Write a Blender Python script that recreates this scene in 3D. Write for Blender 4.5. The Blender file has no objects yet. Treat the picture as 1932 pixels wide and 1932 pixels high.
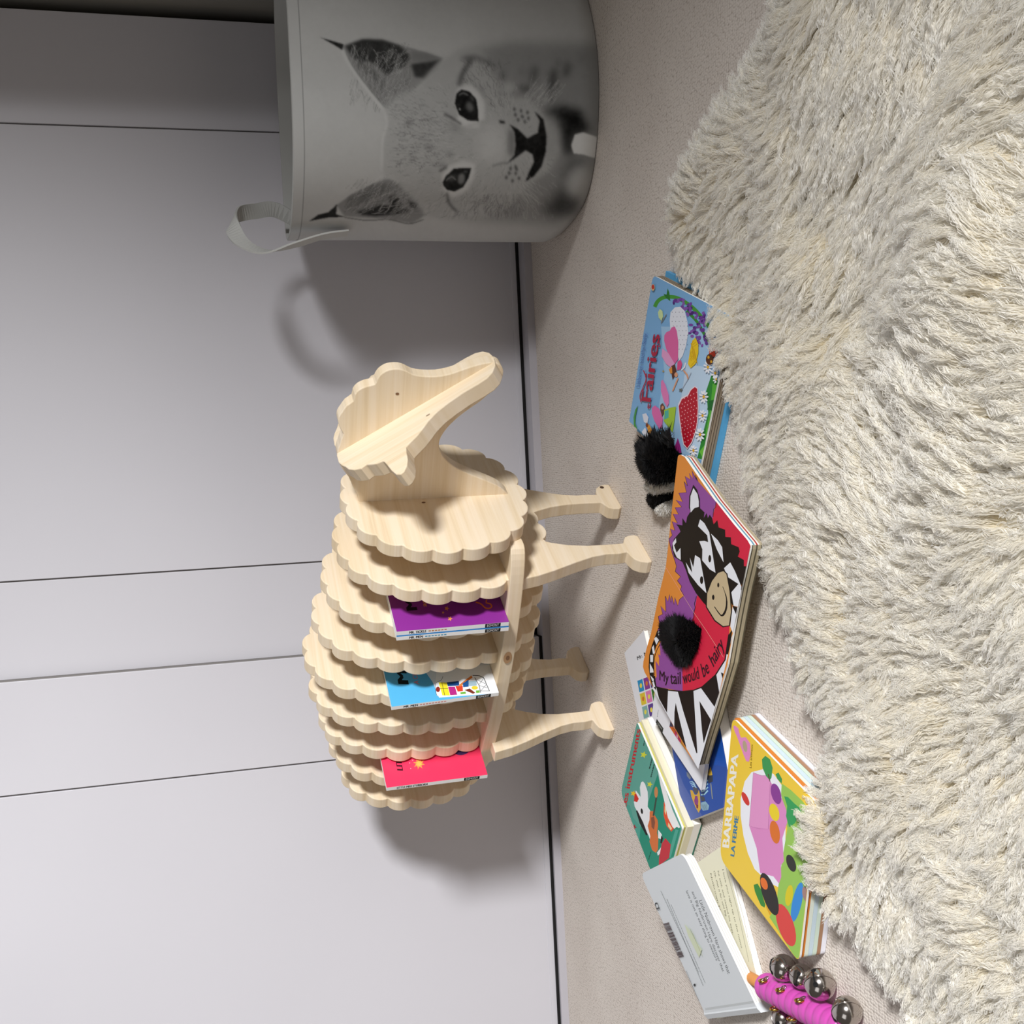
import bpy, bmesh, math, random
import numpy as np
from mathutils import Vector, Matrix
from mathutils.geometry import tessellate_polygon

random.seed(7)
rng = np.random.default_rng(7)
S = bpy.context.scene
C = S.collection
PI = math.pi
A = np.array

# ------------------------------------------------------------------ camera
# The photograph is turned a quarter: the top of the room lies at the left of the frame.
F, H = 2100.0, 0.54
_v = A([436.0, 7834.0, F]); _v /= np.linalg.norm(_v)          # straight down, as the upright camera sees it
_f = A([0, 0, 1.0]) - _v * _v[2]; _f /= np.linalg.norm(_f)
_r = np.cross(_v, _f)
_th = math.radians(1.3)
def _w(c):                                                     # upright camera vector -> world vector
    x, y, z = c @ _r, c @ _f, -(c @ _v)
    return A([x * math.cos(_th) - y * math.sin(_th), x * math.sin(_th) + y * math.cos(_th), z])
_X, _Y, _Z = _w(A([0, 1.0, 0])), _w(A([1.0, 0, 0])), -_w(A([0, 0, 1.0]))
cam_data = bpy.data.cameras.new('camera')
cam = bpy.data.objects.new('camera', cam_data); C.objects.link(cam)
cam_data.sensor_width = 36; cam_data.lens = F / 1932 * 36; cam_data.clip_start = 0.02
M = Matrix.Identity(4)
for i in range(3):
    M[i][0], M[i][1], M[i][2] = _X[i], _Y[i], _Z[i]
M[2][3] = H
cam.matrix_world = M
S.camera = cam
CAM = A([0, 0, H])
def ray(x, y):
    return _w(A([1932 - y - 966.0, x - 966.0, F]))
def onz(x, y, z=0.0):
    v = ray(x, y); return CAM + v * ((z - H) / v[2])
def ony(x, y, Y):
    v = ray(x, y); return CAM + v * (Y / v[1])
def project(P):                                                # world points -> photo pixels
    d = np.asarray(P, float) - CAM
    cx, cy, cz = d @ _X, d @ _Y, -(d @ _Z)
    return 966 + F * cx / cz, 966 - F * cy / cz

# ------------------------------------------------------------------ light
S.view_settings.view_transform = 'Standard'; S.view_settings.look = 'None'
S.view_settings.exposure = 0.0; S.view_settings.gamma = 1.0; S.view_settings.use_curve_mapping = False
world = bpy.data.worlds.new('world'); S.world = world; world.use_nodes = True
wb = world.node_tree.nodes['Background']
wb.inputs[0].default_value = (1.0, 0.91, 0.83, 1); wb.inputs[1].default_value = 0.11
def area(name, loc, target, size, size_y, power, color):
    L = bpy.data.lights.new(name, 'AREA'); L.shape = 'RECTANGLE'; L.size = size; L.size_y = size_y
    L.energy = power; L.color = color
    o = bpy.data.objects.new(name, L); C.objects.link(o); o.location = loc
    o.rotation_euler = (Vector(target) - Vector(loc)).to_track_quat('-Z', 'Y').to_euler()
    return o
def spot(name, loc, target, angle, radius, power, color):
    L = bpy.data.lights.new(name, 'SPOT'); L.spot_size = math.radians(angle); L.spot_blend = 1.0; L.shadow_soft_size = radius
    L.energy = power; L.color = color
    o = bpy.data.objects.new(name, L); C.objects.link(o); o.location = loc
    o.rotation_euler = (Vector(target) - Vector(loc)).to_track_quat('-Z', 'Y').to_euler()
    return o
spot('window_key_spot', (1.65, -1.0, 1.48), (-2.15, 1.1, 1.0), 87, 0.24, 810, (0.98, 0.985, 1.0))  # stands in for a window off right; cone shaped to dim the right side
area('fill_light', (-1.3, -0.8, 2.2), (-0.4, 1.4, 0.1), 1.6, 1.2, 7, (0.95, 0.97, 1.0))  # added weak fill from the left, not a lamp of the room

# ------------------------------------------------------------------ materials
def lin(c):
    if isinstance(c, str):
        c = [int(c[i:i + 2], 16) / 255 for i in (1, 3, 5)]
        c = [x / 12.92 if x <= 0.04045 else ((x + 0.055) / 1.055) ** 2.4 for x in c]
    return tuple(c) + (1.0,)
_mats = {}
def mat(color, rough=0.5, metal=0.0, spec=0.5, name=None, coat=0.0):
    key = (str(color), rough, metal, spec, name)
    if key in _mats: return _mats[key]
    m = bpy.data.materials.new(name or 'paint'); m.use_nodes = True
    b = m.node_tree.nodes['Principled BSDF']
    b.inputs['Base Color'].default_value = lin(color)
    b.inputs['Roughness'].default_value = rough; b.inputs['Metallic'].default_value = metal
    b.inputs['Specular IOR Level'].default_value = spec
    _mats[key] = m
    return m
def ink(color): return mat(color, 0.5, 0.0, 0.18, 'printed_ink')

class NT:
    def __init__(s, name, rough=0.6, spec=0.3):
        s.m = bpy.data.materials.new(name); s.m.use_nodes = True
        s.t = s.m.node_tree; s.b = s.t.nodes['Principled BSDF']
        s.b.inputs['Roughness'].default_value = rough; s.b.inputs['Specular IOR Level'].default_value = spec
    def n(s, typ, **k):
        x = s.t.nodes.new(typ)
        for a, v in k.items():
            if a.startswith('i_'): x.inputs[a[2:].replace('_', ' ')].default_value = v
            else: setattr(x, a, v)
        return x
    def l(s, a, b): s.t.links.new(a, b)
    def ramp(s, fac, stops):
        r = s.n('ShaderNodeValToRGB'); s.l(fac, r.inputs[0]); e = r.color_ramp.elements
        while len(e) < len(stops): e.new(0.5)
        for q, (p, c) in zip(e, stops): q.position = p; q.color = lin(c)
        return r.outputs[0]
    def math(s, op, a, b=None, c=None):
        x = s.n('ShaderNodeMath', operation=op)
        for i, q in enumerate((a, b, c)):
            if q is None: continue
            if isinstance(q, (int, float)): x.inputs[i].default_value = q
            else: s.l(q, x.inputs[i])
        return x.outputs[0]
    def bump(s, h, strength, dist):
        x = s.n('ShaderNodeBump'); x.inputs['Strength'].default_value = strength; x.inputs['Distance'].default_value = dist
        s.l(h, x.inputs['Height']); s.l(x.outputs[0], s.b.inputs['Normal'])

def wood_mat(name, cs, offs=(0, 0, 0)):
    # spruce: grain lies across local Z
    q = NT(name, 0.62, 0.25)
    tc = q.n('ShaderNodeTexCoord'); mp = q.n('ShaderNodeMapping'); q.l(tc.outputs['Object'], mp.inputs[0])
    mp.inputs['Location'].default_value = offs; mp.inputs['Scale'].default_value = (3.5, 3.5, 95)
    nz = q.n('ShaderNodeTexNoise', i_Scale=1.0, i_Detail=3.0, i_Roughness=0.6, i_Distortion=0.35); q.l(mp.outputs[0], nz.inputs['Vector'])
    mp2 = q.n('ShaderNodeMapping'); q.l(tc.outputs['Object'], mp2.inputs[0]); mp2.inputs['Scale'].default_value = (6, 6, 380)
    n2 = q.n('ShaderNodeTexNoise', i_Scale=1.0, i_Detail=2.0, i_Roughness=0.5); q.l(mp2.outputs[0], n2.inputs['Vector'])
    f = q.math('ADD', q.math('MULTIPLY', nz.outputs[0], 0.75), q.math('MULTIPLY', n2.outputs[0], 0.25))
    q.l(q.ramp(f, [(0.28, cs[0]), (0.44, cs[1]), (0.60, cs[2])]), q.b.inputs['Base Color'])
    q.bump(f, 0.15, 0.0006)
    return q.m
WOOD = [wood_mat('spruce_wood', ('#dbc5a2', '#e6d2b2', '#ecdbc1'), (i * 1.7, i * 0.9, i * 13.0)) for i in range(5)]
KNOT = mat('#7d5a3c', 0.6, name='wood_knot')

def door_mat():
    q = NT('pale_lilac_lacquer', 0.45, 0.3)
    tc = q.n('ShaderNodeTexCoord'); nz = q.n('ShaderNodeTexNoise', i_Scale=2.0, i_Detail=2.0); q.l(tc.outputs['Object'], nz.inputs['Vector'])
    q.l(q.ramp(nz.outputs[0], [(0.3, '#cbc9ce'), (0.7, '#d0ced3')]), q.b.inputs['Base Color'])
    n2 = q.n('ShaderNodeTexNoise', i_Scale=400.0, i_Detail=1.0); q.l(tc.outputs['Object'], n2.inputs['Vector'])
    q.bump(n2.outputs[0], 0.05, 0.0004)
    return q.m
DOOR = door_mat()
def carpet_mat():
    q = NT('loop_pile_carpet', 0.95, 0.1)
    tc = q.n('ShaderNodeTexCoord'); mp = q.n('ShaderNodeMapping'); q.l(tc.outputs['Object'], mp.inputs[0])
    mp.inputs['Rotation'].default_value = (0, 0, math.radians(0))
    wn = q.n('ShaderNodeTexNoise', i_Scale=60.0, i_Detail=2.0); q.l(mp.outputs[0], wn.inputs['Vector'])
    add = q.n('ShaderNodeMixRGB', blend_type='LINEAR_LIGHT', i_Fac=0.0016); q.l(mp.outputs[0], add.inputs[1]); q.l(wn.outputs['Color'], add.inputs[2])
    sc = q.n('ShaderNodeMapping'); q.l(add.outputs[0], sc.inputs[0]); sc.inputs['Scale'].default_value = (330, 240, 1)
    vo = q.n('ShaderNodeTexVoronoi', voronoi_dimensions='2D', i_Scale=1.0, i_Randomness=0.55); q.l(sc.outputs[0], vo.inputs['Vector'])
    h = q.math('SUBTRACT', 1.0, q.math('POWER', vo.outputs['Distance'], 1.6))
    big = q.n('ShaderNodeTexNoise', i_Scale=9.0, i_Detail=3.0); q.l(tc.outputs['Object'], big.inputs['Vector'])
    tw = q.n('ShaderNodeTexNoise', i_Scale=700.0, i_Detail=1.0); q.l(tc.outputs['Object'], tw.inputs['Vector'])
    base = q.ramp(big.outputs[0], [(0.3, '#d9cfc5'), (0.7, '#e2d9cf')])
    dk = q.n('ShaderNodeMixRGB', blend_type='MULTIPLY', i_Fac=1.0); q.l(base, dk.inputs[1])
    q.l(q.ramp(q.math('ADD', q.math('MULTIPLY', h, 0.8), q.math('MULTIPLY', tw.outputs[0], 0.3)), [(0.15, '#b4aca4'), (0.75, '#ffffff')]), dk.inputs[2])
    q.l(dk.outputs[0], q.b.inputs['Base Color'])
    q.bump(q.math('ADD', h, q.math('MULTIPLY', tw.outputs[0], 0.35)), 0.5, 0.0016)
    return q.m
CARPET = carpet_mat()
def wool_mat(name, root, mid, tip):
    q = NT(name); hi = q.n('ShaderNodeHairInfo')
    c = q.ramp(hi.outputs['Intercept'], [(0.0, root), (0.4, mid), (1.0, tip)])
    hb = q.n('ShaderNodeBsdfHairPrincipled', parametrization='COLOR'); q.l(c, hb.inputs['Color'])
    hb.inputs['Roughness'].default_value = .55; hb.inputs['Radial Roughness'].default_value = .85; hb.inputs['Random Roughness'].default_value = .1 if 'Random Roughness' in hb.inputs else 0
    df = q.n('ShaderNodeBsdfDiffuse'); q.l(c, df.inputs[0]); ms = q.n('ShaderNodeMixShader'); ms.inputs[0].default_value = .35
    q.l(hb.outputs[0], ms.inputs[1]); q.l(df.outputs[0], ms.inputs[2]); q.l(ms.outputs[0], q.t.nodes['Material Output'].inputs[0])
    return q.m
def strand_mat(name, root, mid, tip, rough=0.55, trans=0.3):
    q = NT(name, rough, 0.25)
    hi = q.n('ShaderNodeHairInfo')
    c = q.ramp(hi.outputs['Intercept'], [(0.0, root), (0.45, mid), (1.0, tip)])
    mx = q.n('ShaderNodeMixRGB', blend_type='MULTIPLY', i_Fac=1.0); q.l(c, mx.inputs[1])
    q.l(q.ramp(hi.outputs['Random'], [(0.0, '#e6dfcf'), (1.0, '#ffffff')]), mx.inputs[2])
    q.l(mx.outputs[0], q.b.inputs['Base Color'])
    tr = q.n('ShaderNodeBsdfTranslucent'); q.l(mx.outputs[0], tr.inputs[0])
    ms = q.n('ShaderNodeMixShader'); ms.inputs[0].default_value = trans
    q.l(q.b.outputs[0], ms.inputs[1]); q.l(tr.outputs[0], ms.inputs[2])
    q.l(ms.outputs[0], q.t.nodes['Material Output'].inputs[0])
    return q.m
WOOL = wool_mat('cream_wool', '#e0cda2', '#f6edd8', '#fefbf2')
BLACKFUR = strand_mat('black_fur', '#050505', '#0a0a0b', '#141417', 0.5, 0.0)
WHITEFUR = strand_mat('white_fur', '#cfccc8', '#f2f1ef', '#ffffff', 0.6, 0.2)

# ------------------------------------------------------------------ mesh helpers
class MB:
    def __init__(s): s.v = []; s.f = []; s.m = []; s.mats = []
    def mi(s, m):
        if m not in s.mats: s.mats.append(m)
        return s.mats.index(m)
    def add(s, vs, fs, m):
        k = len(s.v); i = s.mi(m)
        s.v += [tuple(map(float, p)) for p in vs]; s.f += [tuple(k + a for a in f) for f in fs]; s.m += [i] * len(fs)
    def prism(s, bottom, top, m, side=None):
        n = len(bottom); side = side or m
        s.add(list(bottom), [tuple(range(n))[::-1]], m)
        s.add(list(top), [tuple(range(n))], m)
        s.add(list(bottom) + list(top), [(i, (i + 1) % n, n + (i + 1) % n, n + i) for i in range(n)], side)
    def box(s, a, b, m):
        (x0, y0, z0), (x1, y1, z1) = a, b
        s.prism([(x0, y0, z0), (x1, y0, z0), (x1, y1, z0), (x0, y1, z0)], [(x0, y0, z1), (x1, y0, z1), (x1, y1, z1), (x0, y1, z1)], m)
    def tube(s, pts, rad, m, n=12, cap=True, closed=False):
        pts = [Vector(p) for p in pts]; k = len(pts)
        if isinstance(rad, (int, float)): rad = [rad] * k
        vs = []; up = None
        for i, p in enumerate(pts):
            d = (pts[(i + 1) % k] - pts[i - 1]) if closed else (pts[min(i + 1, k - 1)] - pts[max(i - 1, 0)])
            d.normalize()
            if up is None: up = d.orthogonal().normalized()
            up = (up - d * up.dot(d)).normalized(); w = d.cross(up)
            vs += [p + (up * math.cos(2 * PI * j / n) + w * math.sin(2 * PI * j / n)) * rad[i] for j in range(n)]
        fs = [(i % k * n + j, i % k * n + (j + 1) % n, (i + 1) % k * n + (j + 1) % n, (i + 1) % k * n + j) for i in range(k if closed else k - 1) for j in range(n)]
        if cap and not closed: fs += [tuple(range(n))[::-1], tuple((k - 1) * n + j for j in range(n))]
        s.add(vs, fs, m)
    def sphere(s, c, r, m, nu=24, nv=14):
        c = Vector(c); r = Vector((r, r, r)) if isinstance(r, (int, float)) else Vector(r)
        vs = [(c.x, c.y, c.z + r.z)]
        for i in range(1, nv):
            for j in range(nu):
                a, b = PI * i / nv, 2 * PI * j / nu
                vs.append((c.x + r.x * math.sin(a) * math.cos(b), c.y + r.y * math.sin(a) * math.sin(b), c.z + r.z * math.cos(a)))
        vs.append((c.x, c.y, c.z - r.z)); L = len(vs) - 1
        fs = [(0, 1 + j, 1 + (j + 1) % nu) for j in range(nu)]
        fs += [(1 + i * nu + j, 1 + (i + 1) * nu + j, 1 + (i + 1) * nu + (j + 1) % nu, 1 + i * nu + (j + 1) % nu) for i in range(nv - 2) for j in range(nu)]
        fs += [(L, 1 + (nv - 2) * nu + (j + 1) % nu, 1 + (nv - 2) * nu + j) for j in range(nu)]
        s.add(vs, fs, m)
    def build(s, name, parent=None, smooth=False, bevel=0.0, origin=None):
        me = bpy.data.meshes.new(name)
        vs = s.v
        if origin is not None:
            o3 = A(origin, float); vs = [tuple(A(v) - o3) for v in vs]
        me.from_pydata(vs, [], s.f)
        for m in s.mats: me.materials.append(m)
        me.polygons.foreach_set('material_index', s.m)
        if smooth: me.polygons.foreach_set('use_smooth', [True] * len(s.f))
        me.update()
        o = bpy.data.objects.new(name, me); C.objects.link(o)
        if origin is not None: o.location = origin
        if parent: o.parent = parent
        if bevel:
            weld(o); b = o.modifiers.new('edge', 'BEVEL'); b.width = bevel; b.segments = 2; b.limit_method = 'ANGLE'; b.angle_limit = math.radians(50)
        return o
def weld(o):
    bm = bmesh.new(); bm.from_mesh(o.data); bmesh.ops.remove_doubles(bm, verts=bm.verts, dist=1e-6)
    bmesh.ops.recalc_face_normals(bm, faces=bm.faces); bm.to_mesh(o.data); bm.free()
def tag(o, label, cat, group=None, kind=None):
    o['label'] = label; o['category'] = cat
    if group: o['group'] = group
    if kind: o['kind'] = kind
    return o
def thing(name, label, cat, loc=(0, 0, 0), rotz=0.0, group=None):
    o = bpy.data.objects.new(name, None); C.objects.link(o); o.location = loc; o.rotation_euler = (0, 0, rotz)
    o.empty_display_size = 0.05
    return tag(o, label, cat, group)
def struct(o): o['kind'] = 'structure'; return o

def round_poly(pts, r, seg=5):
    out = []; n = len(pts)
    for i in range(n):
        p = A(pts[i], float); a = A(pts[i - 1], float) - p; b = A(pts[(i + 1) % n], float) - p
        la, lb = np.linalg.norm(a), np.linalg.norm(b); a /= la; b /= lb
        rr = min((r[i] if isinstance(r, (list, tuple)) else r), la * .45, lb * .45)
        if rr <= 1e-6: out.append(p); continue
        for k in range(seg + 1):
            t = k / seg
            out.append((1 - t) ** 2 * (p + a * rr) + 2 * t * (1 - t) * p + t * t * (p + b * rr))
    return out
def smooth_line(pts, n=6):
    pts = [A(p, float) for p in pts]; out = []; k = len(pts)
    for i in range(k - 1):
        p0, p1, p2, p3 = pts[max(i - 1, 0)], pts[i], pts[i + 1], pts[min(i + 2, k - 1)]
        for j in range(n):
            t = j / n
            out.append(.5 * ((2 * p1) + (-p0 + p2) * t + (2 * p0 - 5 * p1 + 4 * p2 - p3) * t * t + (-p0 + 3 * p1 - 3 * p2 + p3) * t ** 3))
    out.append(pts[-1]); return out

def strands(name, pos, npts, rad, material, parent):
    """pos: (N, npts, 3); rad: (N, npts)"""
    N = pos.shape[0]
    cu = bpy.data.hair_curves.new(name); cu.add_curves([npts] * N)
    cu.attributes['position'].data.foreach_set('vector', pos.reshape(-1).astype(np.float32))
    ra = cu.attributes.get('radius') or cu.attributes.new('radius', 'FLOAT', 'POINT')
    ra.data.foreach_set('value', rad.reshape(-1).astype(np.float32))
    cu.materials.append(material)
    o = bpy.data.objects.new(name, cu); C.objects.link(o); o.parent = parent
    return o

# ------------------------------------------------------------------ prints laid on a flat face
_fontcache = {}
def text_tris(s, bold=0.0):
    key = (s, bold)
    if key in _fontcache: return _fontcache[key]
    cu = bpy.data.curves.new('t', 'FONT'); cu.body = s; cu.size = 1.0; cu.offset = bold; cu.resolution_u = 3
    o = bpy.data.objects.new('t', cu); C.objects.link(o)
    bpy.context.view_layer.update()
    me = o.to_mesh(); vs = A([v.co[:2] for v in me.vertices]); me.calc_loop_triangles()
    fs = [tuple(t.vertices) for t in me.loop_triangles]
    o.to_mesh_clear(); bpy.data.objects.remove(o); bpy.data.curves.remove(cu)
    _fontcache[key] = (vs, fs); return vs, fs
class Print:
    """shapes on the plane through P with normal N, drawn in coordinates of the photograph and kept where they fall on that plane"""
    def __init__(s, mb, P, N, lift=0.00004, cv=None, clip=None):
        s.mb = mb; s.P = A(P, float); s.N = A(N, float) / np.linalg.norm(N); s.k = lift
        if s.N @ (CAM - s.P) < 0: s.N = -s.N
        s.cv = cv or (lambda x, y: (x, y))
        s.u = np.cross(s.N, A([.3, .5, .8])); s.u /= np.linalg.norm(s.u); s.w = np.cross(s.N, s.u); s.clip = None
        if clip is not None:
            q = [A(p, float) for p in clip]; c = sum(q) / len(q); s.clip = []
            for i in range(len(q)):
                a, b = q[i], q[(i + 1) % len(q)]; n = np.cross(b - a, s.N); n /= np.linalg.norm(n)
                s.clip.append((a, n if (c - a) @ n > 0 else -n))
    def on(s, p):
        x, y = s.cv(*p); v = ray(x, y); return CAM + v * (((s.P - CAM) @ s.N) / (v @ s.N))
    def tri(s, pts3, fs, c):
        s.k += 0.000005; off = s.N * s.k
        if s.clip is not None and any((p - a) @ n < 0 for p in pts3 for a, n in s.clip):
            for f in fs:
                q = [pts3[i] for i in f]
                for a, n in s.clip:
                    o = []
                    for i in range(len(q)):
                        d0, d1 = (q[i - 1] - a) @ n, (q[i] - a) @ n
                        if (d0 < 0) != (d1 < 0): o.append(q[i - 1] + (q[i] - q[i - 1]) * (d0 / (d0 - d1)))
                        if d1 >= 0: o.append(q[i])
                    q = o
                    if len(q) < 3: break
                if len(q) >= 3: s.mb.add([p + off for p in q], [tuple(range(len(q)))], ink(c))
            return
        s.mb.add([p + off for p in pts3], fs, ink(c))
    def poly(s, pts, c):
        P3 = [s.on(p) for p in pts]
        fs = tessellate_polygon([[Vector((p[0], p[1], 0)) for p in pts]])
        s.tri(P3, [tuple(f) for f in fs], c)
    def ell(s, x, y, a, b, c, rot=0, n=20):
        t = math.radians(rot)
        s.poly([(x + a * math.cos(q) * math.cos(t) - b * math.sin(q) * math.sin(t), y + a * math.cos(q) * math.sin(t) + b * math.sin(q) * math.cos(t)) for q in [2 * PI * i / n for i in range(n)]], c)
    def line(s, pts, w, c, sm=0):
        if sm: pts = smooth_line(pts, sm)
        pts = [A(p, float) for p in pts]; L = []; R = []
        for i, p in enumerate(pts):
            d = pts[min(i + 1, len(pts) - 1)] - pts[max(i - 1, 0)]; d /= (np.linalg.norm(d) + 1e-9); n = A([-d[1], d[0]])
            ww = w[i * len(w) // len(pts)] if isinstance(w, (list, tuple)) else w
            L.append(p + n * ww / 2); R.append(p - n * ww / 2)
        k = len(pts); s.tri([s.on(p) for p in L + R], [(i, i + 1, k + i + 1, k + i) for i in range(k - 1)], c)
    def star(s, x, y, r, c, n=5, rot=0):
        s.poly([(x + (r if i % 2 == 0 else r * .45) * math.cos(rot + PI * i / n), y + (r if i % 2 == 0 else r * .45) * math.sin(rot + PI * i / n)) for i in range(2 * n)], c)
    def fine(s, p0, p1, w, c, seed=0):
        """a row of small print too fine to read: uneven dashes"""
        g = np.random.default_rng(seed + 1); p0, p1 = A(p0, float), A(p1, float); L = np.linalg.norm(p1 - p0); x = 0.0
        while x < 1:
            a = g.uniform(1.2, 5.5) / L; s.line([p0 + (p1 - p0) * x, p0 + (p1 - p0) * min(1, x + a)], w, c); x += a + .9 / L
    def text(s, st, p0, p1, up, c, bold=0.0):
        """baseline from p0 to p1, up = photo vector of the capital height"""
        vs, fs = text_tris(st)
        if not len(vs): return
        w = vs[:, 0].max(); hgt = 0.72; n_ = 1 if bold <= .004 else 3
        p0, p1, up = A(p0, float), A(p1, float), A(up, float)
        e = (p1 - p0) / w * min(bold * 2.2, .05)
        for q in range(n_): s.tri([s.on(p0 + (p1 - p0) * (v[0] / w) + up * (v[1] / hgt) + e * (q - (n_ - 1) / 2)) for v in vs], fs, c)

# ================================================================== the room
mb = MB(); mb.box((-2.2, -1.6, -0.05), (2.2, 2.1, 0.0), CARPET); struct(mb.build('floor'))
WALLM = mat('#9c9890', 0.8, name='grey_wall_paint')
mb = MB(); mb.box((-2.2, 1.92, 0.0), (2.2, 1.96, 2.4), mat('#3c3835', 0.8, name='recess_shade')); struct(mb.build('wall_back'))  # coloured dark to give the shade in the end gap
mb = MB(); mb.box((0.789, 1.45, 0.0), (0.93, 1.92, 2.4), WALLM); struct(mb.build('wall_right'))
RAILM = mat('#bdbac0', 0.4, name='lilac_rail')
DARK = mat('#0d0b0b', 0.9, name='gap_shade')  # solid black strips stand for the shade under the doors
mb = MB(); mb.box((-2.2, 1.806, 0.0), (0.785, 1.92, 0.013), RAILM); mb.box((-2.2, 1.813, 0.0129), (-0.2545, 1.92, 0.0168), DARK); mb.box((-0.2545, 1.8405, 0.0129), (0.785, 1.92, 0.0168), DARK)
struct(mb.build('trim_1', bevel=0.0))
def door_leaf(name, x0, x1, y, seams, parts):
    """sliding wardrobe door: flat panels set into slim upright bars"""
    m = MB(); xs = [x0] + seams + [x1]
    for a, b in zip(xs[:-1], xs[1:]):
        m.box((a + .0012, y, 0.026), (b - .0012, y + .022, 2.38), DOOR)
    m.box((x0, y + .004, 0.018), (x1, y + .022, 2.38), mat('#77736f', 0.6, name='groove_shade'))
    m.box((x0 + .001, y - .0015, 0.0172), (x1 - .001, y + .022, 0.027), DOOR)
    o = m.build(name, bevel=0.0008); struct(o); return o
door_leaf('door_1', -1.6, -0.2545, 1.818, [-0.428], 1)
door_leaf('door_2', -0.30, 0.770, 1.846, [-0.106, 0.594], 1)

# ================================================================== sheep bookcase
SC = A([-0.02135, 1.40800])                                   # camera-frame centre of the front legs
def cam2world(p): return A([p[0] * math.cos(_th) - p[1] * math.sin(_th), p[0] * math.sin(_th) + p[1] * math.cos(_th)])
_az = math.radians(35.8)
E2 = cam2world(A([math.sin(_az), math.cos(_az)])); D2 = cam2world(A([math.sin(_az + PI / 2), math.cos(_az + PI / 2)])); O2 = cam2world(SC)
def sheep(t, s, z): return A([*(O2 + D2 * t + E2 * s), z])    # t toward the head, s to its left flank, z up
def sheep_rot(): return math.atan2(E2[1], E2[0])              # local X = s, local Y = -t
root = thing('sheep_bookcase', 'pale wooden sheep-shaped bookcase standing on the carpet before the wardrobe', 'bookcase', (O2[0], O2[1], 0), sheep_rot())
TH = 0.018
def plate(name, outline_sz, t, wood, parent=root, th=TH, knots=(), bevel=0.0012):
    """upright plate across the body; outline in (s, z), its front face at t"""
    zc = np.mean([p[1] for p in outline_sz]); m = MB()
    # built lying so that its own Z is the room's Z
    front = [(p[0], -t, p[1]) for p in outline_sz]; back = [(p[0], -t + th, p[1]) for p in outline_sz]
    m.prism(back, front, wood)
    for (s, z, a, b) in knots:
        for q, r in ((KNOT, 1.0),):
            m.add([(s + a * r * math.cos(w), -t - .0004, z + b * r * math.sin(w)) for w in [2 * PI * i / 14 for i in range(14)]], [tuple(range(14))], q)
    return m.build(name, parent, bevel=bevel)
def scallop(rx, top, bot, n, ph=0.0, amp=0.0068, e=2.15):
    zc, rz = (top + bot) / 2, (top - bot) / 2; dense = []
    base = []
    for i in range(720):
        a = 2 * PI * i / 720; c, s_ = math.cos(a), math.sin(a)
        base.append((math.copysign(abs(c) ** (2 / e), c) * (rx - amp), zc + math.copysign(abs(s_) ** (2 / e), s_) * (rz - amp)))
    base = A(base); seg = np.linalg.norm(np.roll(base, -1, 0) - base, axis=1); L = np.concatenate([[0], np.cumsum(seg)]); tot = L[-1]
    out = []; per = 11
    for k in range(n * per):
        u = ((k / (n * per) + ph / n) % 1.0) * tot; i = min(np.searchsorted(L, u, 'right') - 1, 719)
        f = (u - L[i]) / seg[i]; p = base[i] * (1 - f) + base[(i + 1) % 720] * f
        d = base[(i + 1) % 720] - base[i]; d /= np.linalg.norm(d); nrm = A([d[1], -d[0]])
        w = (k % per) / per
        out.append(p + nrm * amp * (1 - (2 * w - 1) ** 2) ** .85 * (1.0 + .12 * math.sin(k // per * 2.3)))
    return out
SL = [(.061, .122, .389, .154, 20), (0, .123, .398, .120, 22), (-.061, .118, .412, .116, 23), (-.122, .1125, .424, .114, 24), (-.183, .109, .435, .114, 24),
      (-.244, .101, .427, .118, 23), (-.305, .090, .414, .128, 21), (-.366, .083, .397, .142, 19), (-.427, .074, .379, .168, 16)]
def leg_outline(sg):
    out = [(-.107, .182), (-.101, .155), (-.093, .132), (-.080, .100), (-.071, .075), (-.0675, .055), (-.068, .038), (-.066, .026)]
    foot = [(-.074, .0245), (-.082, .0215), (-.088, .0145), (-.0905, .006), (-.089, 0), (-.034, 0), (-.0305, .004), (-.031, .012), (-.034, .0185), (-.041, .0225), (-.047, .0255)]
    inn = [(-.0475, .05), (-.047, .075), (-.043, .10), (-.036, .12), (-.026, .14), (-.02, .182)]
    o = [A(p) for p in out] + [A(p) for p in foot] + [A(p) for p in inn]
    return [(p[0] * sg, p[1]) for p in (o if sg > 0 else o[::-1])]
for k, (t, rx, top, bot, n) in enumerate(SL):
    body = plate('body_slice', scallop(rx, top, bot, n, ph=.35 + .41 * k), t, WOOD[k % 5], knots=[(-.018, .289, .0016, .0026)] if k == 0 else ())
    if k in (1, 6):
        for sg in (1, -1):
            oo = leg_outline(sg)
            m = MB(); e = .0002
            m.prism([(p[0], -t + TH + e, p[1]) for p in oo], [(p[0], -t - e, p[1]) for p in oo], WOOD[(k + sg) % 5])
            if k == 1 and sg < 0:
                m.add([(.083 + .003 * math.cos(w), -t - .0006, .013 + .003 * math.sin(w)) for w in [2 * PI * i / 14 for i in range(14)]], [tuple(range(14))], mat('#4a3524', 0.8, name='screw_hole'))
            m.build('leg', body, bevel=0.0012)
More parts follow.
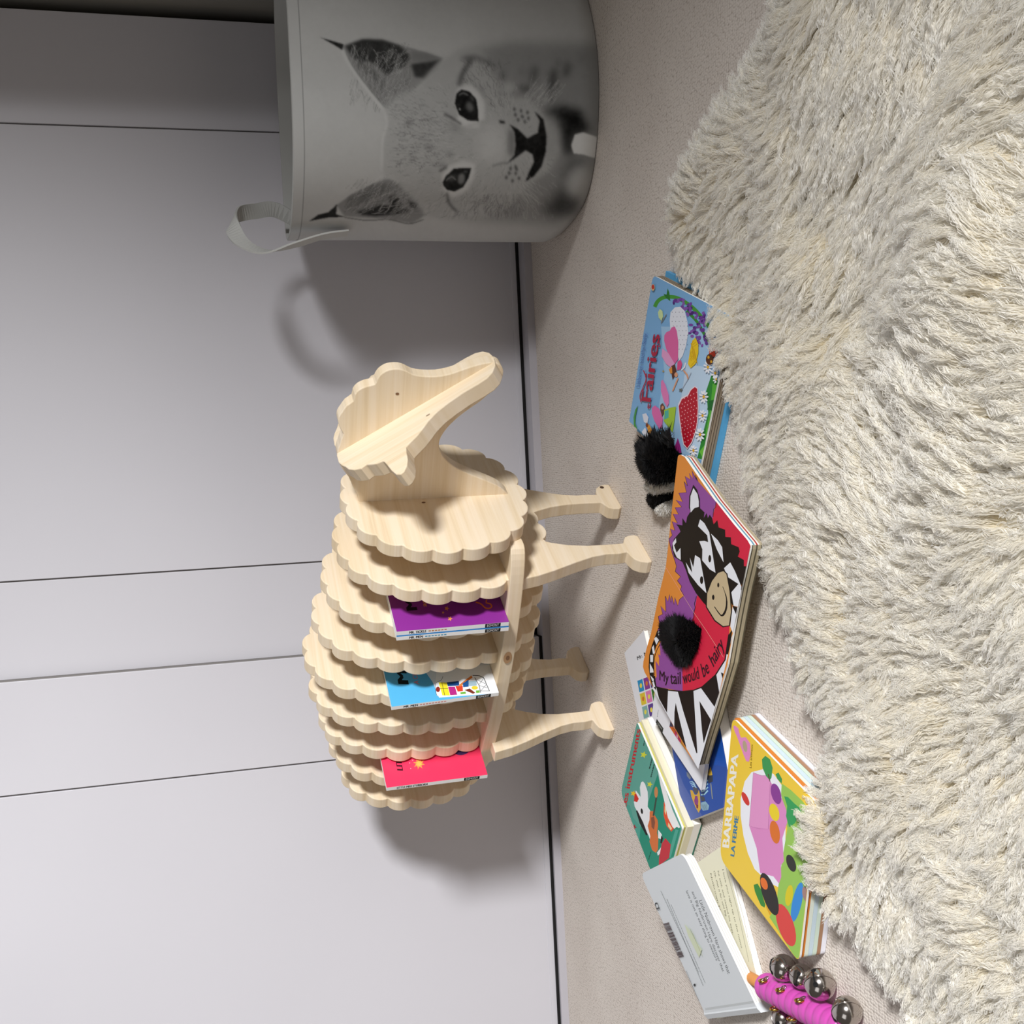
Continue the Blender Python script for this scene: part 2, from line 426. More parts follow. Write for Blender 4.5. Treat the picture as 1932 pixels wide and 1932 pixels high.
# floor board that the books stand on
m = MB(); half = [(.043, .078), (.041, .098), (.01, .109), (-.05, .1145), (-.12, .1150), (-.18, .1105), (-.24, .102), (-.30, .090), (-.35, .078), (-.385, .062)]
hs = smooth_line(half, 4); ol = [(-p[1], -p[0]) for p in hs] + [(p[1], -p[0]) for p in hs[::-1]]
m.prism([(x, y, .177) for x, y in ol], [(x, y, .195) for x, y in ol], WOOD[2])
kp = [(-.1153 - .0006, .12 + .010 * math.cos(w), .186 + .0055 * math.sin(w)) for w in [2 * PI * i / 16 for i in range(16)]]
m.add(kp, [tuple(range(16))[::-1]], mat('#b08a63', 0.6, name='knot_ring'))
kp = [(-.1153 - .0009, .12 + .004 * math.cos(w), .186 + .0025 * math.sin(w)) for w in [2 * PI * i / 16 for i in range(16)]]
m.add(kp, [tuple(range(16))[::-1]], KNOT)
m.build('floor_board', root, bevel=0.0012)
# neck and head profile, standing along the body
prof = [(.030, .158), (.030, .352), (.066, .360), (.076, .361), (.083, .364), (.090, .368), (.104, .373), (.116, .381), (.128, .386), (.141, .3875), (.150, .385), (.157, .3835), (.165, .381), (.172, .3845), (.180, .387),
        (.188, .3868), (.195, .383), (.203, .378), (.209, .3705), (.217, .369), (.2235, .364), (.2275, .356), (.2300, .3465), (.236, .344), (.242, .3405), (.247, .334), (.249, .327), (.249, .318), (.246, .310),
        (.2415, .302), (.239, .290), (.2385, .274), (.2415, .258), (.2475, .242), (.2530, .225), (.2550, .214), (.2550, .207), (.252, .200), (.246, .196), (.239, .195), (.230, .197), (.222, .202), (.212, .211), (.203, .220),
        (.192, .234), (.180, .247), (.168, .257), (.156, .2635), (.146, .2655), (.137, .2635), (.128, .259), (.119, .251), (.110, .240), (.102, .226), (.094, .210), (.086, .194), (.078, .181), (.068, .171), (.058, .163), (.050, .158)]
m = MB(); g = .009
prof3 = smooth_line([(a - .0065, b + .0078) for a, b in prof], 2)
m.prism([(-g, -p[0], p[1]) for p in prof3], [(g, -p[0], p[1]) for p in prof3], WOOD[1])
hd = [(-g - .0004, -.2105 + .0016 * math.cos(w) , .3275 + .0022 * math.sin(w)) for w in [2 * PI * i / 12 for i in range(12)]]
m.add(hd, [tuple(range(12))[::-1]], KNOT)
m.build('neck_panel', root, bevel=0.0012)
# face board: across the head, slanting down to the nose
Ft = [(0, 0), (-.0025, -.012), (-.002, -.027), (.001, -.036), (.005, -.043), (.008, -.051), (.014, -.058), (.023, -.0635), (.030, -.062), (.035, -.066), (.042, -.071), (.050, -.073), (.052, -.076), (.054, -.084), (.057, -.098), (.061, -.110), (.066, -.1145), (.071, -.113),
      (.076, -.106), (.079, -.095), (.080, -.082), (.0815, -.072), (.088, -.068), (.098, -.063), (.108, -.055), (.117, -.047), (.130, -.040), (.145, -.036), (.165, -.033), (.185, -.033), (.198, -.0315), (.207, -.026), (.213, -.016), (.215, -.006), (.2155, 0)]
Fl = [(a, b) for a, b in Ft] + [(a, -b) for a, b in Ft[::-1][1:-1]]
a0 = A([.1326, .3945]); ax = A([.1175, -.1802]); ln = np.linalg.norm(ax); ax /= ln; nn = A([-ax[1], ax[0]])    # head axis in (t, z), upper normal
fp = bpy.data.objects.new('face_panel', None)
m = MB()   # own frame: X along the head axis (depth), Z across the face, so that the grain runs nose to crown
top = [(a, .0, b) for a, b in Fl]; bot = [(a, -.020, b) for a, b in Fl]
m.prism(bot, top, WOOD[3]); 
kx = [(.118 + .0028 * math.cos(w), .0004, -.037 + .0012 * math.sin(w)) for w in [2 * PI * i / 12 for i in range(12)]]
m.add(kx, [tuple(range(12))], mat('#a3917a', 0.6, name='knot_ring'))
o = m.build('face_panel', root, bevel=0.0012)
ex, ez = Vector((0, -ax[0], ax[1])), Vector((1, 0, 0)); ey = Vector((0, -nn[0], nn[1]))
mm = Matrix.Identity(4)
for i in range(3): mm[i][0], mm[i][1], mm[i][2] = ex[i], ey[i], ez[i]
mm[0][3], mm[1][3], mm[2][3] = 0, -a0[0], a0[1]
o.matrix_local = mm

# ================================================================== laundry bag with a printed animal
BC = A([0.562, 1.615])
def fillp(canvas, pts, val, blur=1.5, alpha=1.0, K=True):
    pts = A(pts, float)
    if K: pts = A([560 + pts[:, 0] / 3.22, 60 + pts[:, 1] / 3.22]).T
    pts = pts - A([520, -20]); h, w = canvas.shape
    yy, xx = np.mgrid[0:h, 0:w]; ins = np.zeros((h, w), bool); n = len(pts)
    for i in range(n):
        x0, y0 = pts[i]; x1, y1 = pts[(i + 1) % n]
        if y0 == y1: continue
        c = ((yy < y1) != (yy < y0)) & (xx < (x1 - x0) * (yy - y0) / (y1 - y0) + x0); ins ^= c
    mk = ins.astype(float)
    mk = gblur(mk, blur) * alpha
    canvas *= (1 - mk); canvas += mk * val
def gblur(a, s):
    if s <= 0: return a
    r = int(3 * s) + 1; k = np.exp(-.5 * (np.arange(-r, r + 1) / s) ** 2); k /= k.sum()
    a = np.apply_along_axis(lambda q: np.convolve(q, k, 'same'), 0, a); return np.apply_along_axis(lambda q: np.convolve(q, k, 'same'), 1, a)
def ellp(cx, cy, a, b, rot=0, n=24):
    t = math.radians(rot)
    return [(cx + a * math.cos(q) * math.cos(t) - b * math.sin(q) * math.sin(t), cy + a * math.cos(q) * math.sin(t) + b * math.sin(q) * math.cos(t)) for q in [2 * PI * i / n for i in range(n)]]
def stroke(cv, pts, w, val, blur=1.2, alpha=1.0):
    pts = smooth_line(pts, 5) if len(pts) > 2 else [A(p, float) for p in pts]; L = []; R = []
    for i, p in enumerate(pts):
        d = pts[min(i + 1, len(pts) - 1)] - pts[max(i - 1, 0)]; d = d / (np.linalg.norm(d) + 1e-9); q = A([-d[1], d[0]])
        L.append(p + q * w / 2); R.append(p - q * w / 2)
    fillp(cv, L + R[::-1], val, blur, alpha)
def hairs(cv, poly_c, n, length, ang, val, spread=.5, width=5, seed=0, alpha=.5):
    r = np.random.default_rng(seed); x0, y0, x1, y1 = poly_c
    h, w = cv.shape
    for _ in range(n):
        x, y = r.uniform(x0, x1), r.uniform(y0, y1)
        a = (ang(x, y) if callable(ang) else ang) + r.normal(0, spread); l = length * r.uniform(.5, 1.4)
        k = int(l / 2) + 2; q = np.linspace(0, 1, k)
        X = 560 + (x + l * q * math.cos(a)) / 3.22 - 520; Y = 60 + (y + l * q * math.sin(a)) / 3.22 + 20
        xi, yi = np.floor(X).astype(int), np.floor(Y).astype(int); ok = (xi > 0) & (xi < w - 2) & (yi > 0) & (yi < h - 2); xi, yi, X, Y = xi[ok], yi[ok], X[ok], Y[ok]
        vv = val(x, y, r) if callable(val) else val
        for dx in (0, 1):
            for dy in (0, 1):
                wt = np.abs(1 - dx - (X - xi)) * np.abs(1 - dy - (Y - yi)) * alpha
                cv[yi + dy, xi + dx] = cv[yi + dy, xi + dx] * (1 - wt) + wt * vv
def paint_lynx():
    W, Hh = 660, 520
    cv = np.full((Hh, W), 1.0)
    r = np.random.default_rng(3)
    nz = sum(gblur(r.normal(0, 1, (Hh, W)), s) * s * a for s, a in ((2, .05), (6, .05), (20, .07)))
    body = [(1240, 40), (1500, 60), (1840, 60), (1870, 400), (1860, 700), (1800, 900), (1680, 1120), (1640, 1230), (1240, 1215), (900, 1170), (700, 1170)]
    fillp(cv, [(1050, 110), (1300, 60), (1850, 70), (1870, 450), (1850, 700), (1790, 900), (1700, 1110), (1560, 1180), (1300, 1160), (1000, 1140)], .50, 10, .9)
    # ears
    fillp(cv, [(275, 85), (400, 42), (520, 45), (620, 78), (720, 105), (890, 160), (860, 230), (740, 330), (640, 420), (560, 470), (500, 420), (400, 320), (310, 190)], .55, 1.5)
    fillp(cv, [(290, 85), (400, 42), (520, 48), (620, 80), (665, 115), (690, 160), (650, 220), (600, 230), (545, 270), (505, 225), (440, 180), (390, 190), (330, 150)], .07, 2.5)
    fillp(cv, [(690, 195), (780, 180), (880, 165), (820, 230), (775, 285), (715, 275)], .08, 2.5)
    fillp(cv, [(690, 120), (790, 125), (880, 160), (790, 180), (700, 180)], .38, 3, .8)
    fillp(cv, [(335, 150), (430, 190), (500, 260), (520, 330), (430, 260), (370, 210)], .22, 4, .6)
    hairs(cv, (330, 60, 700, 420), 420, 70, lambda x, y: 1.9 + (x - 500) * .0016, lambda x, y, q: q.choice([.15, .25, .75, .95]), .35, seed=1, alpha=.45)
    stroke(cv, [(275, 110), (325, 210), (410, 330), (530, 480)], 22, 1.12, 1.5)
    stroke(cv, [(300, 130), (345, 215), (430, 330), (545, 470)], 5, .5, 1)
    fillp(cv, [(140, 33), (210, 52), (285, 75), (276, 112), (225, 80), (185, 58)], .03, 1.0)
    fillp(cv, [(235, 1050), (330, 985), (450, 925), (560, 890), (640, 940), (710, 1000), (790, 1110), (700, 1165), (500, 1135), (290, 1122)], .5, 2)
    fillp(cv, [(360, 1092), (500, 1050), (590, 1058), (700, 1085), (620, 1108), (480, 1122), (400, 1115)], .05, 2)
    fillp(cv, [(555, 1005), (610, 990), (650, 1060), (600, 1085), (570, 1050)], .06, 2); fillp(cv, [(680, 1030), (745, 1040), (725, 1075), (690, 1068)], .05, 2)
    fillp(cv, [(300, 1010), (420, 950), (540, 920), (560, 970), (420, 1030), (310, 1070)], .28, 4, .8)
    hairs(cv, (290, 930, 720, 1110), 300, 60, lambda x, y: -.75, lambda x, y, q: q.choice([.15, .3, .8, 1.0]), .3, seed=2, alpha=.45)
    stroke(cv, [(290, 1128), (430, 1146), (560, 1140), (680, 1166), (770, 1140)], 6, .25, 1)
    stroke(cv, [(240, 1045), (340, 975), (450, 920), (520, 870)], 8, 1.1, 1.5)
    fillp(cv, [(72, 1152), (130, 1110), (190, 1095), (246, 1046), (240, 1108), (300, 1126), (200, 1128)], .04, 1.0)
    # head
    head = [(535, 470), (600, 400), (740, 330), (890, 165), (1000, 95), (1100, 100), (1210, 200), (1290, 300), (1400, 400), (1480, 470), (1590, 600), (1600, 720), (1540, 840), (1420, 920), (1300, 1060), (1150, 1130), (960, 1150), (800, 1125), (690, 1000), (600, 900), (512, 850), (515, 660), (545, 560)]
    fillp(cv, head, .84, 5)
    stroke(cv, [(530, 480), (546, 560), (520, 660), (514, 850)], 14, 1.1, 2)
    nose = A([1380., 660.])
    hairs(cv, (560, 330, 1560, 1120), 1500, 30, lambda x, y: math.atan2(y - 660, x - 1300), lambda x, y, q: q.choice([.35, .5, .62, 1.02, 1.12]), .25, seed=5, alpha=.42)
    for (x0, y0, x1, y1, n) in ((620, 440, 920, 820, 260), (1020, 190, 1260, 360, 120), (1080, 980, 1360, 1100, 170), (900, 960, 1100, 1120, 40), (1180, 380, 1300, 470, 30)):
        hairs(cv, (x0, y0, x1, y1), n, 34, lambda x, y: math.atan2(y - 660, x - 1300), lambda x, y, q: q.choice([.25, .4, .5]), .4, seed=int(x0), alpha=.55)
    for q in ((685, 553, 17, 15, .12), (770, 640, 14, 10, .4), (800, 700, 26, 16, .45), (740, 690, 18, 12, .55), (700, 770, 16, 10, .45), (930, 740, 22, 15, .45), (640, 700, 12, 9, .5), (830, 540, 20, 10, .55), (880, 810, 26, 12, .4), (800, 850, 16, 9, .55)):
        fillp(cv, ellp(*q[:4]), q[4], 4, .75)
    fillp(cv, ellp(1190, 680, 95, 120), 1.12, 12, .8)
    fillp(cv, ellp(960, 570, 45, 28, 40), .42, 8, .8)
    # cheek markings and the dark coat behind
    stroke(cv, [(985, 330), (1005, 260), (1045, 190), (1060, 160)], 26, .10, 4); stroke(cv, [(1000, 165), (1080, 155), (1150, 180), (1210, 212)], 22, .14, 5)
    for q in ((1250, 270, 20, 45, -20, .15), (1200, 250, 14, 30, 0, .3), (1120, 350, 14, 26, -30, .35), (1240, 370, 12, 30, 0, .3), (1390, 345, 50, 22, 0, .10), (1340, 380, 50, 14, 0, .25), (1440, 260, 28, 60, 10, .2), (1370, 240, 30, 40, 0, .45), (1555, 320, 28, 105, 5, .06), (1640, 230, 22, 52, 15, .12), (1590, 190, 18, 30, 0, .3), (1735, 165, 12, 14, 0, .2)):
        fillp(cv, ellp(*q[:5]), q[5], 6, .85)
    fillp(cv, [(1500, 480), (1600, 440), (1730, 470), (1790, 600), (1690, 640), (1680, 760), (1620, 740), (1590, 600)], .04, 7)
    fillp(cv, [(1560, 980), (1640, 920), (1720, 1000), (1700, 1100), (1600, 1130), (1480, 1090)], .08, 9, .9); fillp(cv, [(1640, 780), (1760, 760), (1640, 930), (1600, 900)], .12, 9, .8)
    fillp(cv, ellp(1715, 915, 75, 95, 30), .95, 9, .9); fillp(cv, ellp(1545, 640, 45, 140), .70, 8, .8); fillp(cv, ellp(1480, 980, 90, 40), .55, 12, .7)
    # eyes
    fillp(cv, [(960, 420), (975, 345), (1040, 318), (1100, 350), (1140, 430), (1140, 520), (1100, 580), (1030, 585), (960, 545), (985, 500)], 1.22, 3)
    stroke(cv, [(895, 497), (945, 525), (1000, 562)], 12, .12, 2); stroke(cv, [(1090, 345), (1150, 400), (1160, 480)], 6, .5, 3)
    fillp(cv, [(958, 435), (968, 375), (1000, 348), (1050, 362), (1092, 410), (1103, 480), (1105, 545), (1040, 540), (985, 505)], .03, 1.0)
    fillp(cv, ellp(1050, 455, 20, 30, -20), .30, 2.5, .9); stroke(cv, [(985, 385), (1010, 372), (1040, 385)], 7, .35, 1.2); fillp(cv, ellp(990, 470, 5, 5), .7, .8); fillp(cv, ellp(1065, 405, 10, 18, -30), .16, 2)
    fillp(cv, [(880, 870), (920, 815), (1010, 785), (1085, 800), (1078, 880), (1040, 960), (960, 1010), (900, 985)], 1.18, 3)
    fillp(cv, [(884, 915), (905, 875), (955, 828), (1062, 826), (1045, 890), (1012, 945), (960, 972), (912, 962), (890, 935)], .03, 1.0)
    fillp(cv, ellp(1000, 893, 20, 32, 10), .42, 2.0, .9); fillp(cv, ellp(940, 890, 26, 16, -20), .16, 3); stroke(cv, [(905, 905), (940, 880), (965, 900)], 5, .45, 1); fillp(cv, ellp(1025, 850, 12, 8), .15, 1.5)
    stroke(cv, [(912, 975), (925, 1040), (975, 1095)], 14, .10, 2.5); stroke(cv, [(865, 848), (912, 822)], 12, .15, 2); stroke(cv, [(1010, 585), (1080, 560), (1130, 545)], 8, .6, 3)
    # nose, mouth, whisker dots
    fillp(cv, [(1285, 590), (1325, 600), (1330, 700), (1315, 770), (1280, 740), (1278, 650)], .40, 4, .9)
    fillp(cv, [(1225, 535), (1262, 540), (1268, 560), (1235, 558)], .08, 1.5)
    fillp(cv, [(1290, 560), (1345, 590), (1400, 645), (1462, 612), (1474, 540), (1440, 478), (1500, 530), (1520, 640), (1514, 730), (1488, 820), (1440, 880), (1385, 915), (1410, 850), (1440, 790), (1430, 745), (1390, 722), (1340, 760), (1268, 808), (1320, 750), (1328, 690), (1322, 610)], .02, 1.4)
    stroke(cv, [(1190, 815), (1240, 800), (1275, 795)], 9, .35, 2)
    for q in ((1322, 470), (1328, 505), (1362, 480), (1370, 515), (1402, 490), (1408, 525), (1385, 545), (1345, 535), (1298, 830), (1330, 820), (1290, 858), (1330, 860), (1272, 885), (1350, 890), (1310, 905), (1335, 835)):
        fillp(cv, ellp(q[0], q[1], 9, 13), .12, 1.5, .8)
    hairs(cv, (1380, 380, 1560, 470), 60, 110, -.9, 1.0, .15, seed=8, alpha=.35); hairs(cv, (1330, 860, 1420, 1000), 40, 110, .9, 1.05, .25, seed=9, alpha=.3)
    fillp(cv, [(1690, 625), (1740, 612), (1826, 640), (1812, 768), (1740, 745), (1682, 738), (1668, 690)], 1.45, 1.2)
    cv += nz * .45
    return np.clip(cv, .012, 1.6)
CV = paint_lynx()
def bag_point(th_, z, inner=0.0):
    q = z / .416; Rb = .1850 + .005 * q - .012 * max(0, 1 - z / .03) ** 2
    Rb -= inner
    e = 2.35; c, s_ = math.cos(th_), math.sin(th_)
    k = (abs(c) ** e + abs(s_) ** e) ** (-1 / e)
    wob = .0022 * math.sin(3 * th_ + 9 * z) * q + .0016 * math.sin(7 * th_ - 6 * z)
    x, y = (Rb * k + wob) * c, (Rb * k + wob) * s_ * .985
    sag = -.010 * max(0, s_) * q ** 6
    return BC[0] + x, BC[1] + y, z + sag
def bag_mat():
    q = NT('grey_bag_fabric', 0.85, 0.15)
    at = q.n('ShaderNodeAttribute', attribute_name='print'); q.l(at.outputs['Color'], q.b.inputs['Base Color'])
    tc = q.n('ShaderNodeTexCoord'); mp = q.n('ShaderNodeMapping'); q.l(tc.outputs['Object'], mp.inputs[0]); mp.inputs['Scale'].default_value = (900, 900, 900)
    n = q.n('ShaderNodeTexNoise', i_Scale=1.0); q.l(mp.outputs[0], n.inputs['Vector']); q.bump(n.outputs[0], .2, .0004)
    return q.m
FAB = A(lin('#bcbdbb')[:3])
NTH, NZ = 760, 340
ths = np.linspace(0, 2 * PI, NTH, endpoint=False); zs = np.linspace(.001, .416, NZ)
vs = [bag_point(a, z) for z in zs for a in ths]
m = MB(); BAGM = bag_mat()
m.add(vs, [(i * NTH + j, i * NTH + (j + 1) % NTH, (i + 1) * NTH + (j + 1) % NTH, (i + 1) * NTH + j) for i in range(NZ - 1) for j in range(NTH)], BAGM)
broot = thing('laundry_bag', 'round grey fabric laundry bag printed with a lynx kitten face', 'laundry bag', (BC[0], BC[1], 0))
outer = m.build('bag_body', broot, smooth=True); outer.location = (-BC[0], -BC[1], 0)
px, py = project(A(vs)); front = (A(vs)[:, 1] < BC[1] + .03)
xi, yi = np.clip(px - 520, 0, CV.shape[1] - 2), np.clip(py + 20, 0, CV.shape[0] - 2)
x0, y0 = xi.astype(int), yi.astype(int); fx, fy = xi - x0, yi - y0
val = CV[y0, x0] * (1 - fx) * (1 - fy) + CV[y0, x0 + 1] * fx * (1 - fy) + CV[y0 + 1, x0] * (1 - fx) * fy + CV[y0 + 1, x0 + 1] * fx * fy
val = np.where(front & (py > -15), val, 1.0)
val = np.where(A(vs)[:, 2] > .402, 1.0, val)
hemz = A(vs)[:, 2]; val = np.where(np.abs(hemz - .4025) < .0008, .55, val)
colr = np.ones((len(vs), 4), np.float32); colr[:, :3] = np.clip(val[:, None] * FAB[None], 0, 1)
ca = outer.data.color_attributes.new('print', 'FLOAT_COLOR', 'POINT'); ca.data.foreach_set('color', colr.reshape(-1))
PLAIN = mat('#b7b7b3', 0.85, 0, .15, 'grey_bag_lining')
m = MB(); n2 = 96; zz = [.416, .4175, .416, .3, .15, .004]; inn = [0, .0015, .003, .004, .004, .004]
vv = [bag_point(2 * PI * j / n2, z, i_) for z, i_ in zip(zz, inn) for j in range(n2)]
fs = [(i * n2 + j, (i * n2 + (j + 1) % n2), (i + 1) * n2 + (j + 1) % n2, (i + 1) * n2 + j) for i in range(5) for j in range(n2)] + [tuple(5 * n2 + j for j in range(n2))]
m.add(vv, fs, PLAIN); li = m.build('lining', broot, smooth=True); li.location = (-BC[0], -BC[1], 0)
def strap(path, wd, w, name):
    path = smooth_line(path, 8); m = MB(); L = []; n = len(path)
    wds = smooth_line(wd, 8) if len(wd) > 1 else [A(wd[0])] * n
    for i, p in enumerate(path):
        d = path[min(i + 1, n - 1)] - path[max(i - 1, 0)]; d /= np.linalg.norm(d); u = wds[i] - d * (wds[i] @ d); u /= np.linalg.norm(u); k = np.cross(d, u)
        L += [p + u * w / 2 + k * .0012, p - u * w / 2 + k * .0012, p - u * w / 2 - k * .0012, p + u * w / 2 - k * .0012]
    m.add(L, [(i * 4 + j, i * 4 + (j + 1) % 4, (i + 1) * 4 + (j + 1) % 4, (i + 1) * 4 + j) for i in range(n - 1) for j in range(4)] + [(3, 2, 1, 0), tuple(4 * n - 4 + j for j in range(4))], PLAIN)
    o = m.build(name, broot, smooth=False); o.location = (-BC[0], -BC[1], 0); return o
hp = [(.367, 1.565, .338), (.362, 1.565, .372), (.350, 1.567, .412), (.342, 1.575, .452), (.358, 1.590, .482), (.388, 1.620, .4925), (.412, 1.655, .483), (.424, 1.680, .456), (.428, 1.690, .425), (.40, 1.70, .375)]
hw = [(.1, -1, 0), (.1, -1, 0), (.0, -.9, .3), (-.35, -.8, .35), (-.6, -.6, .5), (-.75, -.3, .4), (-.9, 0, .3), (-.9, .1, 0), (-.7, .4, 0), (-.4, .8, 0)]
strap([A(p) for p in hp], [A(p) for p in hw], .022, 'handle')

# ================================================================== sheepskin rug
edge_px = [(1490, -40), (1452, 50), (1412, 120), (1362, 190), (1305, 285), (1268, 360), (1258, 430), (1278, 495), (1332, 540), (1362, 620), (1372, 700), (1384, 780), (1402, 880), (1420, 960), (1440, 1040), (1442, 1120), (1492, 1170), (1502, 1290), (1558, 1340),
           (1572, 1400), (1552, 1470), (1549, 1550), (1550, 1620), (1562, 1690), (1605, 1765), (1655, 1830), (1715, 1932)]
RP = [onz(x, y, .022)[:2] for x, y in edge_px]
RP += [A([-.50, .80]), A([-.46, .62]), A([-.30, .48]), A([0, .42]), A([.3, .44]), A([.52, .55]), A([.60, .72])]
RP = A(RP)
def inside(x, y, P=RP):
    ins = np.zeros(x.shape, bool)
    for i in range(len(P)):
        (x0, y0), (x1, y1) = P[i], P[(i + 1) % len(P)]
        if y0 == y1: continue
        ins ^= ((y < y1) != (y < y0)) & (x < (x1 - x0) * (y - y0) / (y1 - y0) + x0)
    return ins
def edge_dist(x, y, P=RP):
    best = np.full(x.shape, 9.0); bx = np.zeros(x.shape); by = np.zeros(x.shape)
    for i in range(len(P)):
        a, b = P[i], P[(i + 1) % len(P)]; d = b - a; t = np.clip(((x - a[0]) * d[0] + (y - a[1]) * d[1]) / (d @ d), 0, 1)
        qx, qy = a[0] + t * d[0] - x, a[1] + t * d[1] - y; ds = np.hypot(qx, qy); u = ds < best
        best = np.where(u, ds, best); bx = np.where(u, qx, bx); by = np.where(u, qy, by)
    return best, bx, by
def vnoise(x, y, s, seed):
    r = np.random.default_rng(seed); g = r.normal(0, 1, (64, 64)); u, v = x * s + 20, y * s + 20; i, j = np.floor(u).astype(int), np.floor(v).astype(int); a, b = u - i, v - j
    a = a * a * (3 - 2 * a); b = b * b * (3 - 2 * b); i %= 64; j %= 64; i1, j1 = (i + 1) % 64, (j + 1) % 64
    return (g[i, j] * (1 - a) + g[i1, j] * a) * (1 - b) + (g[i, j1] * (1 - a) + g[i1, j1] * a) * b
def rug_h(x, y, d):
    return .003 + .020 * (1 - np.exp(-d / .035)) + (.006 * vnoise(x, y, 9, 1) + .003 * vnoise(x, y, 22, 2)) * np.clip(d / .05, 0, 1)
rug = thing('sheepskin_rug', 'thick cream sheepskin rug with long curly wool lying on the carpet', 'rug', (0.05, 0.85, 0))
gx = np.linspace(RP[:, 0].min(), RP[:, 0].max(), 240); gy = np.linspace(RP[:, 1].min(), RP[:, 1].max(), 200)
XX, YY = np.meshgrid(gx, gy); IN = inside(XX, YY); DD, _, _ = edge_dist(XX, YY); IN &= DD > .035; ZZ = rug_h(XX, YY, DD)
m = MB(); idx = {}; V = []
for j, i in zip(*np.nonzero(IN)): idx[(j, i)] = len(V); V.append((XX[j, i], YY[j, i], ZZ[j, i]))
Fc = [(idx[(j, i)], idx[(j, i + 1)], idx[(j + 1, i + 1)], idx[(j + 1, i)]) for (j, i) in idx if (j, i + 1) in idx and (j + 1, i) in idx and (j + 1, i + 1) in idx]
m.add(V, Fc, mat('#efe7d2', 0.9, 0, .1, 'woolly_hide')); hide = m.build('hide', rug, smooth=True); hide.location = (-.05, -.85, 0)
NL, NS, NP = 17000, 18, 10
lx = rng.uniform(RP[:, 0].min(), RP[:, 0].max(), NL * 2); ly = rng.uniform(RP[:, 1].min(), RP[:, 1].max(), NL * 2)
ok = inside(lx, ly); lx, ly = lx[ok][:NL], ly[ok][:NL]; NL = len(lx)
d, bx, by = edge_dist(lx, ly); dn = np.maximum(d, 1e-6); lz = rug_h(lx, ly, d)
BOOKS = [([(1382, 1353), (1358, 1619), (1512, 1830), (1560, 1560)], .029), ([(1232, 519), (1187, 795), (1335, 912), (1380, 620)], .021)]   # where the wool lies over a book
for bp, bz in BOOKS:
    bp = A([onz(*p, bz)[:2] for p in bp]); di, _, _ = edge_dist(lx, ly, bp)
    lz = np.maximum(lz, np.where(inside(lx, ly, bp), bz + .001, bz * np.clip(1 - di / .045, 0, 1) ** .8))
ex, ey = bx / dn, by / dn
ang = 1.9 + .55 * vnoise(lx, ly, 5.0, 11) + .30 * vnoise(lx, ly, 13, 12) + .22 * rng.normal(0, 1, NL)
fxv, fyv = np.cos(ang), np.sin(ang); wgt = np.exp(-d / .05)
fxv = fxv * (1 - wgt) + ex * wgt * 1.4; fyv = fyv * (1 - wgt) + ey * wgt * 1.4; nrm = np.hypot(fxv, fyv); fxv /= nrm; fyv /= nrm
Lk = rng.uniform(.026, .046, NL) * (1 - .35 * np.exp(-d / .03)); up0 = rng.uniform(.55, 1.05, NL); ph = rng.uniform(0, 6.28, NL); wav = rng.uniform(.0008, .0022, NL); fr = rng.uniform(2.5, 5.0, NL)
t = np.linspace(0, 1, NP)
def locks(lx, ly, lz, fxv, fyv, Lk, up0, ph, wav, fr, NS, spread, curl=1.0, r0=.00036, r1=.00016, floor_z=.002):
    n = len(lx)
    rr = spread * np.sqrt(rng.uniform(0, 1, (n, NS))); ra = rng.uniform(0, 6.28, (n, NS))
    ox, oy = rr * np.cos(ra), rr * np.sin(ra); ls = rng.uniform(.8, 1.1, (n, NS))
    T = t[None, None]; L = (Lk[:, None] * ls)[:, :, None]
    along = L * (T ** 1.0) * .92; rise = L * up0[:, None, None] * (T * .75 - T ** 2 * .52)
    conv = (1 - .45 * T ** 1.2); sx, sy = -fyv, fxv
    w1 = (wav[:, None, None] * np.sin(fr[:, None, None] * 6.28 * T + ph[:, None, None]) * T + .0006 * np.sin(9 * T * 3 + ra[:, :, None])) * curl
    w2 = wav[:, None, None] * np.cos(fr[:, None, None] * 6.28 * T + ph[:, None, None]) * T * curl
    X = lx[:, None, None] + ox[:, :, None] * conv + fxv[:, None, None] * along + sx[:, None, None] * w1
    Y = ly[:, None, None] + oy[:, :, None] * conv + fyv[:, None, None] * along + sy[:, None, None] * w1
    Z = lz[:, None, None] + rise + w2 * .8 + rr[:, :, None] * .3 * T
    Z = np.maximum(Z, floor_z)
    pos = np.stack([X, Y, Z], -1).reshape(n * NS, len(t), 3)
    rad = np.broadcast_to((r0 * (1 - t) + r1 * t)[None], (n * NS, len(t))).copy()
    return pos, rad
pos, rad = locks(lx, ly, lz, fxv, fyv, Lk, up0, ph, wav, fr, NS, .0042)
S.cycles_curves.shape = 'RIBBONS'
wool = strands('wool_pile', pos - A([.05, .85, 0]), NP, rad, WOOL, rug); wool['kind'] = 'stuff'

# ================================================================== books: helpers
PAPER = mat('#f2f0ea', 0.7, 0, .2, 'white_paper'); CREAM = mat('#e6dfc4', 0.75, 0, .2, 'cream_board'); KHAKI = mat('#b5a88c', 0.8, 0, .2, 'khaki_board')
def kid(mb, name, root_, bevel=0.0, smooth=False, parent=None):
    o = mb.build(name, parent or root_, bevel=bevel, smooth=smooth)
    if parent is None: o.location = (-root_.location[0], -root_.location[1], -root_.location[2])
    return o
def rect(p0, u, w, v, h):
    p0, u, v = A(p0, float), A(u, float), A(v, float); u = u / np.linalg.norm(u); v = v / np.linalg.norm(v)
    return [p0, p0 + u * w, p0 + u * w + v * h, p0 + v * h]
def ccw(P):
    a = sum(P[i][0] * P[(i + 1) % len(P)][1] - P[(i + 1) % len(P)][0] * P[i][1] for i in range(len(P)))
    return P if a > 0 else P[::-1]
def slab(m, P, z0, z1, mt, side=None):
    P = ccw(P); m.prism([(p[0], p[1], z0) for p in P], [(p[0], p[1], z1) for p in P], mt, side)
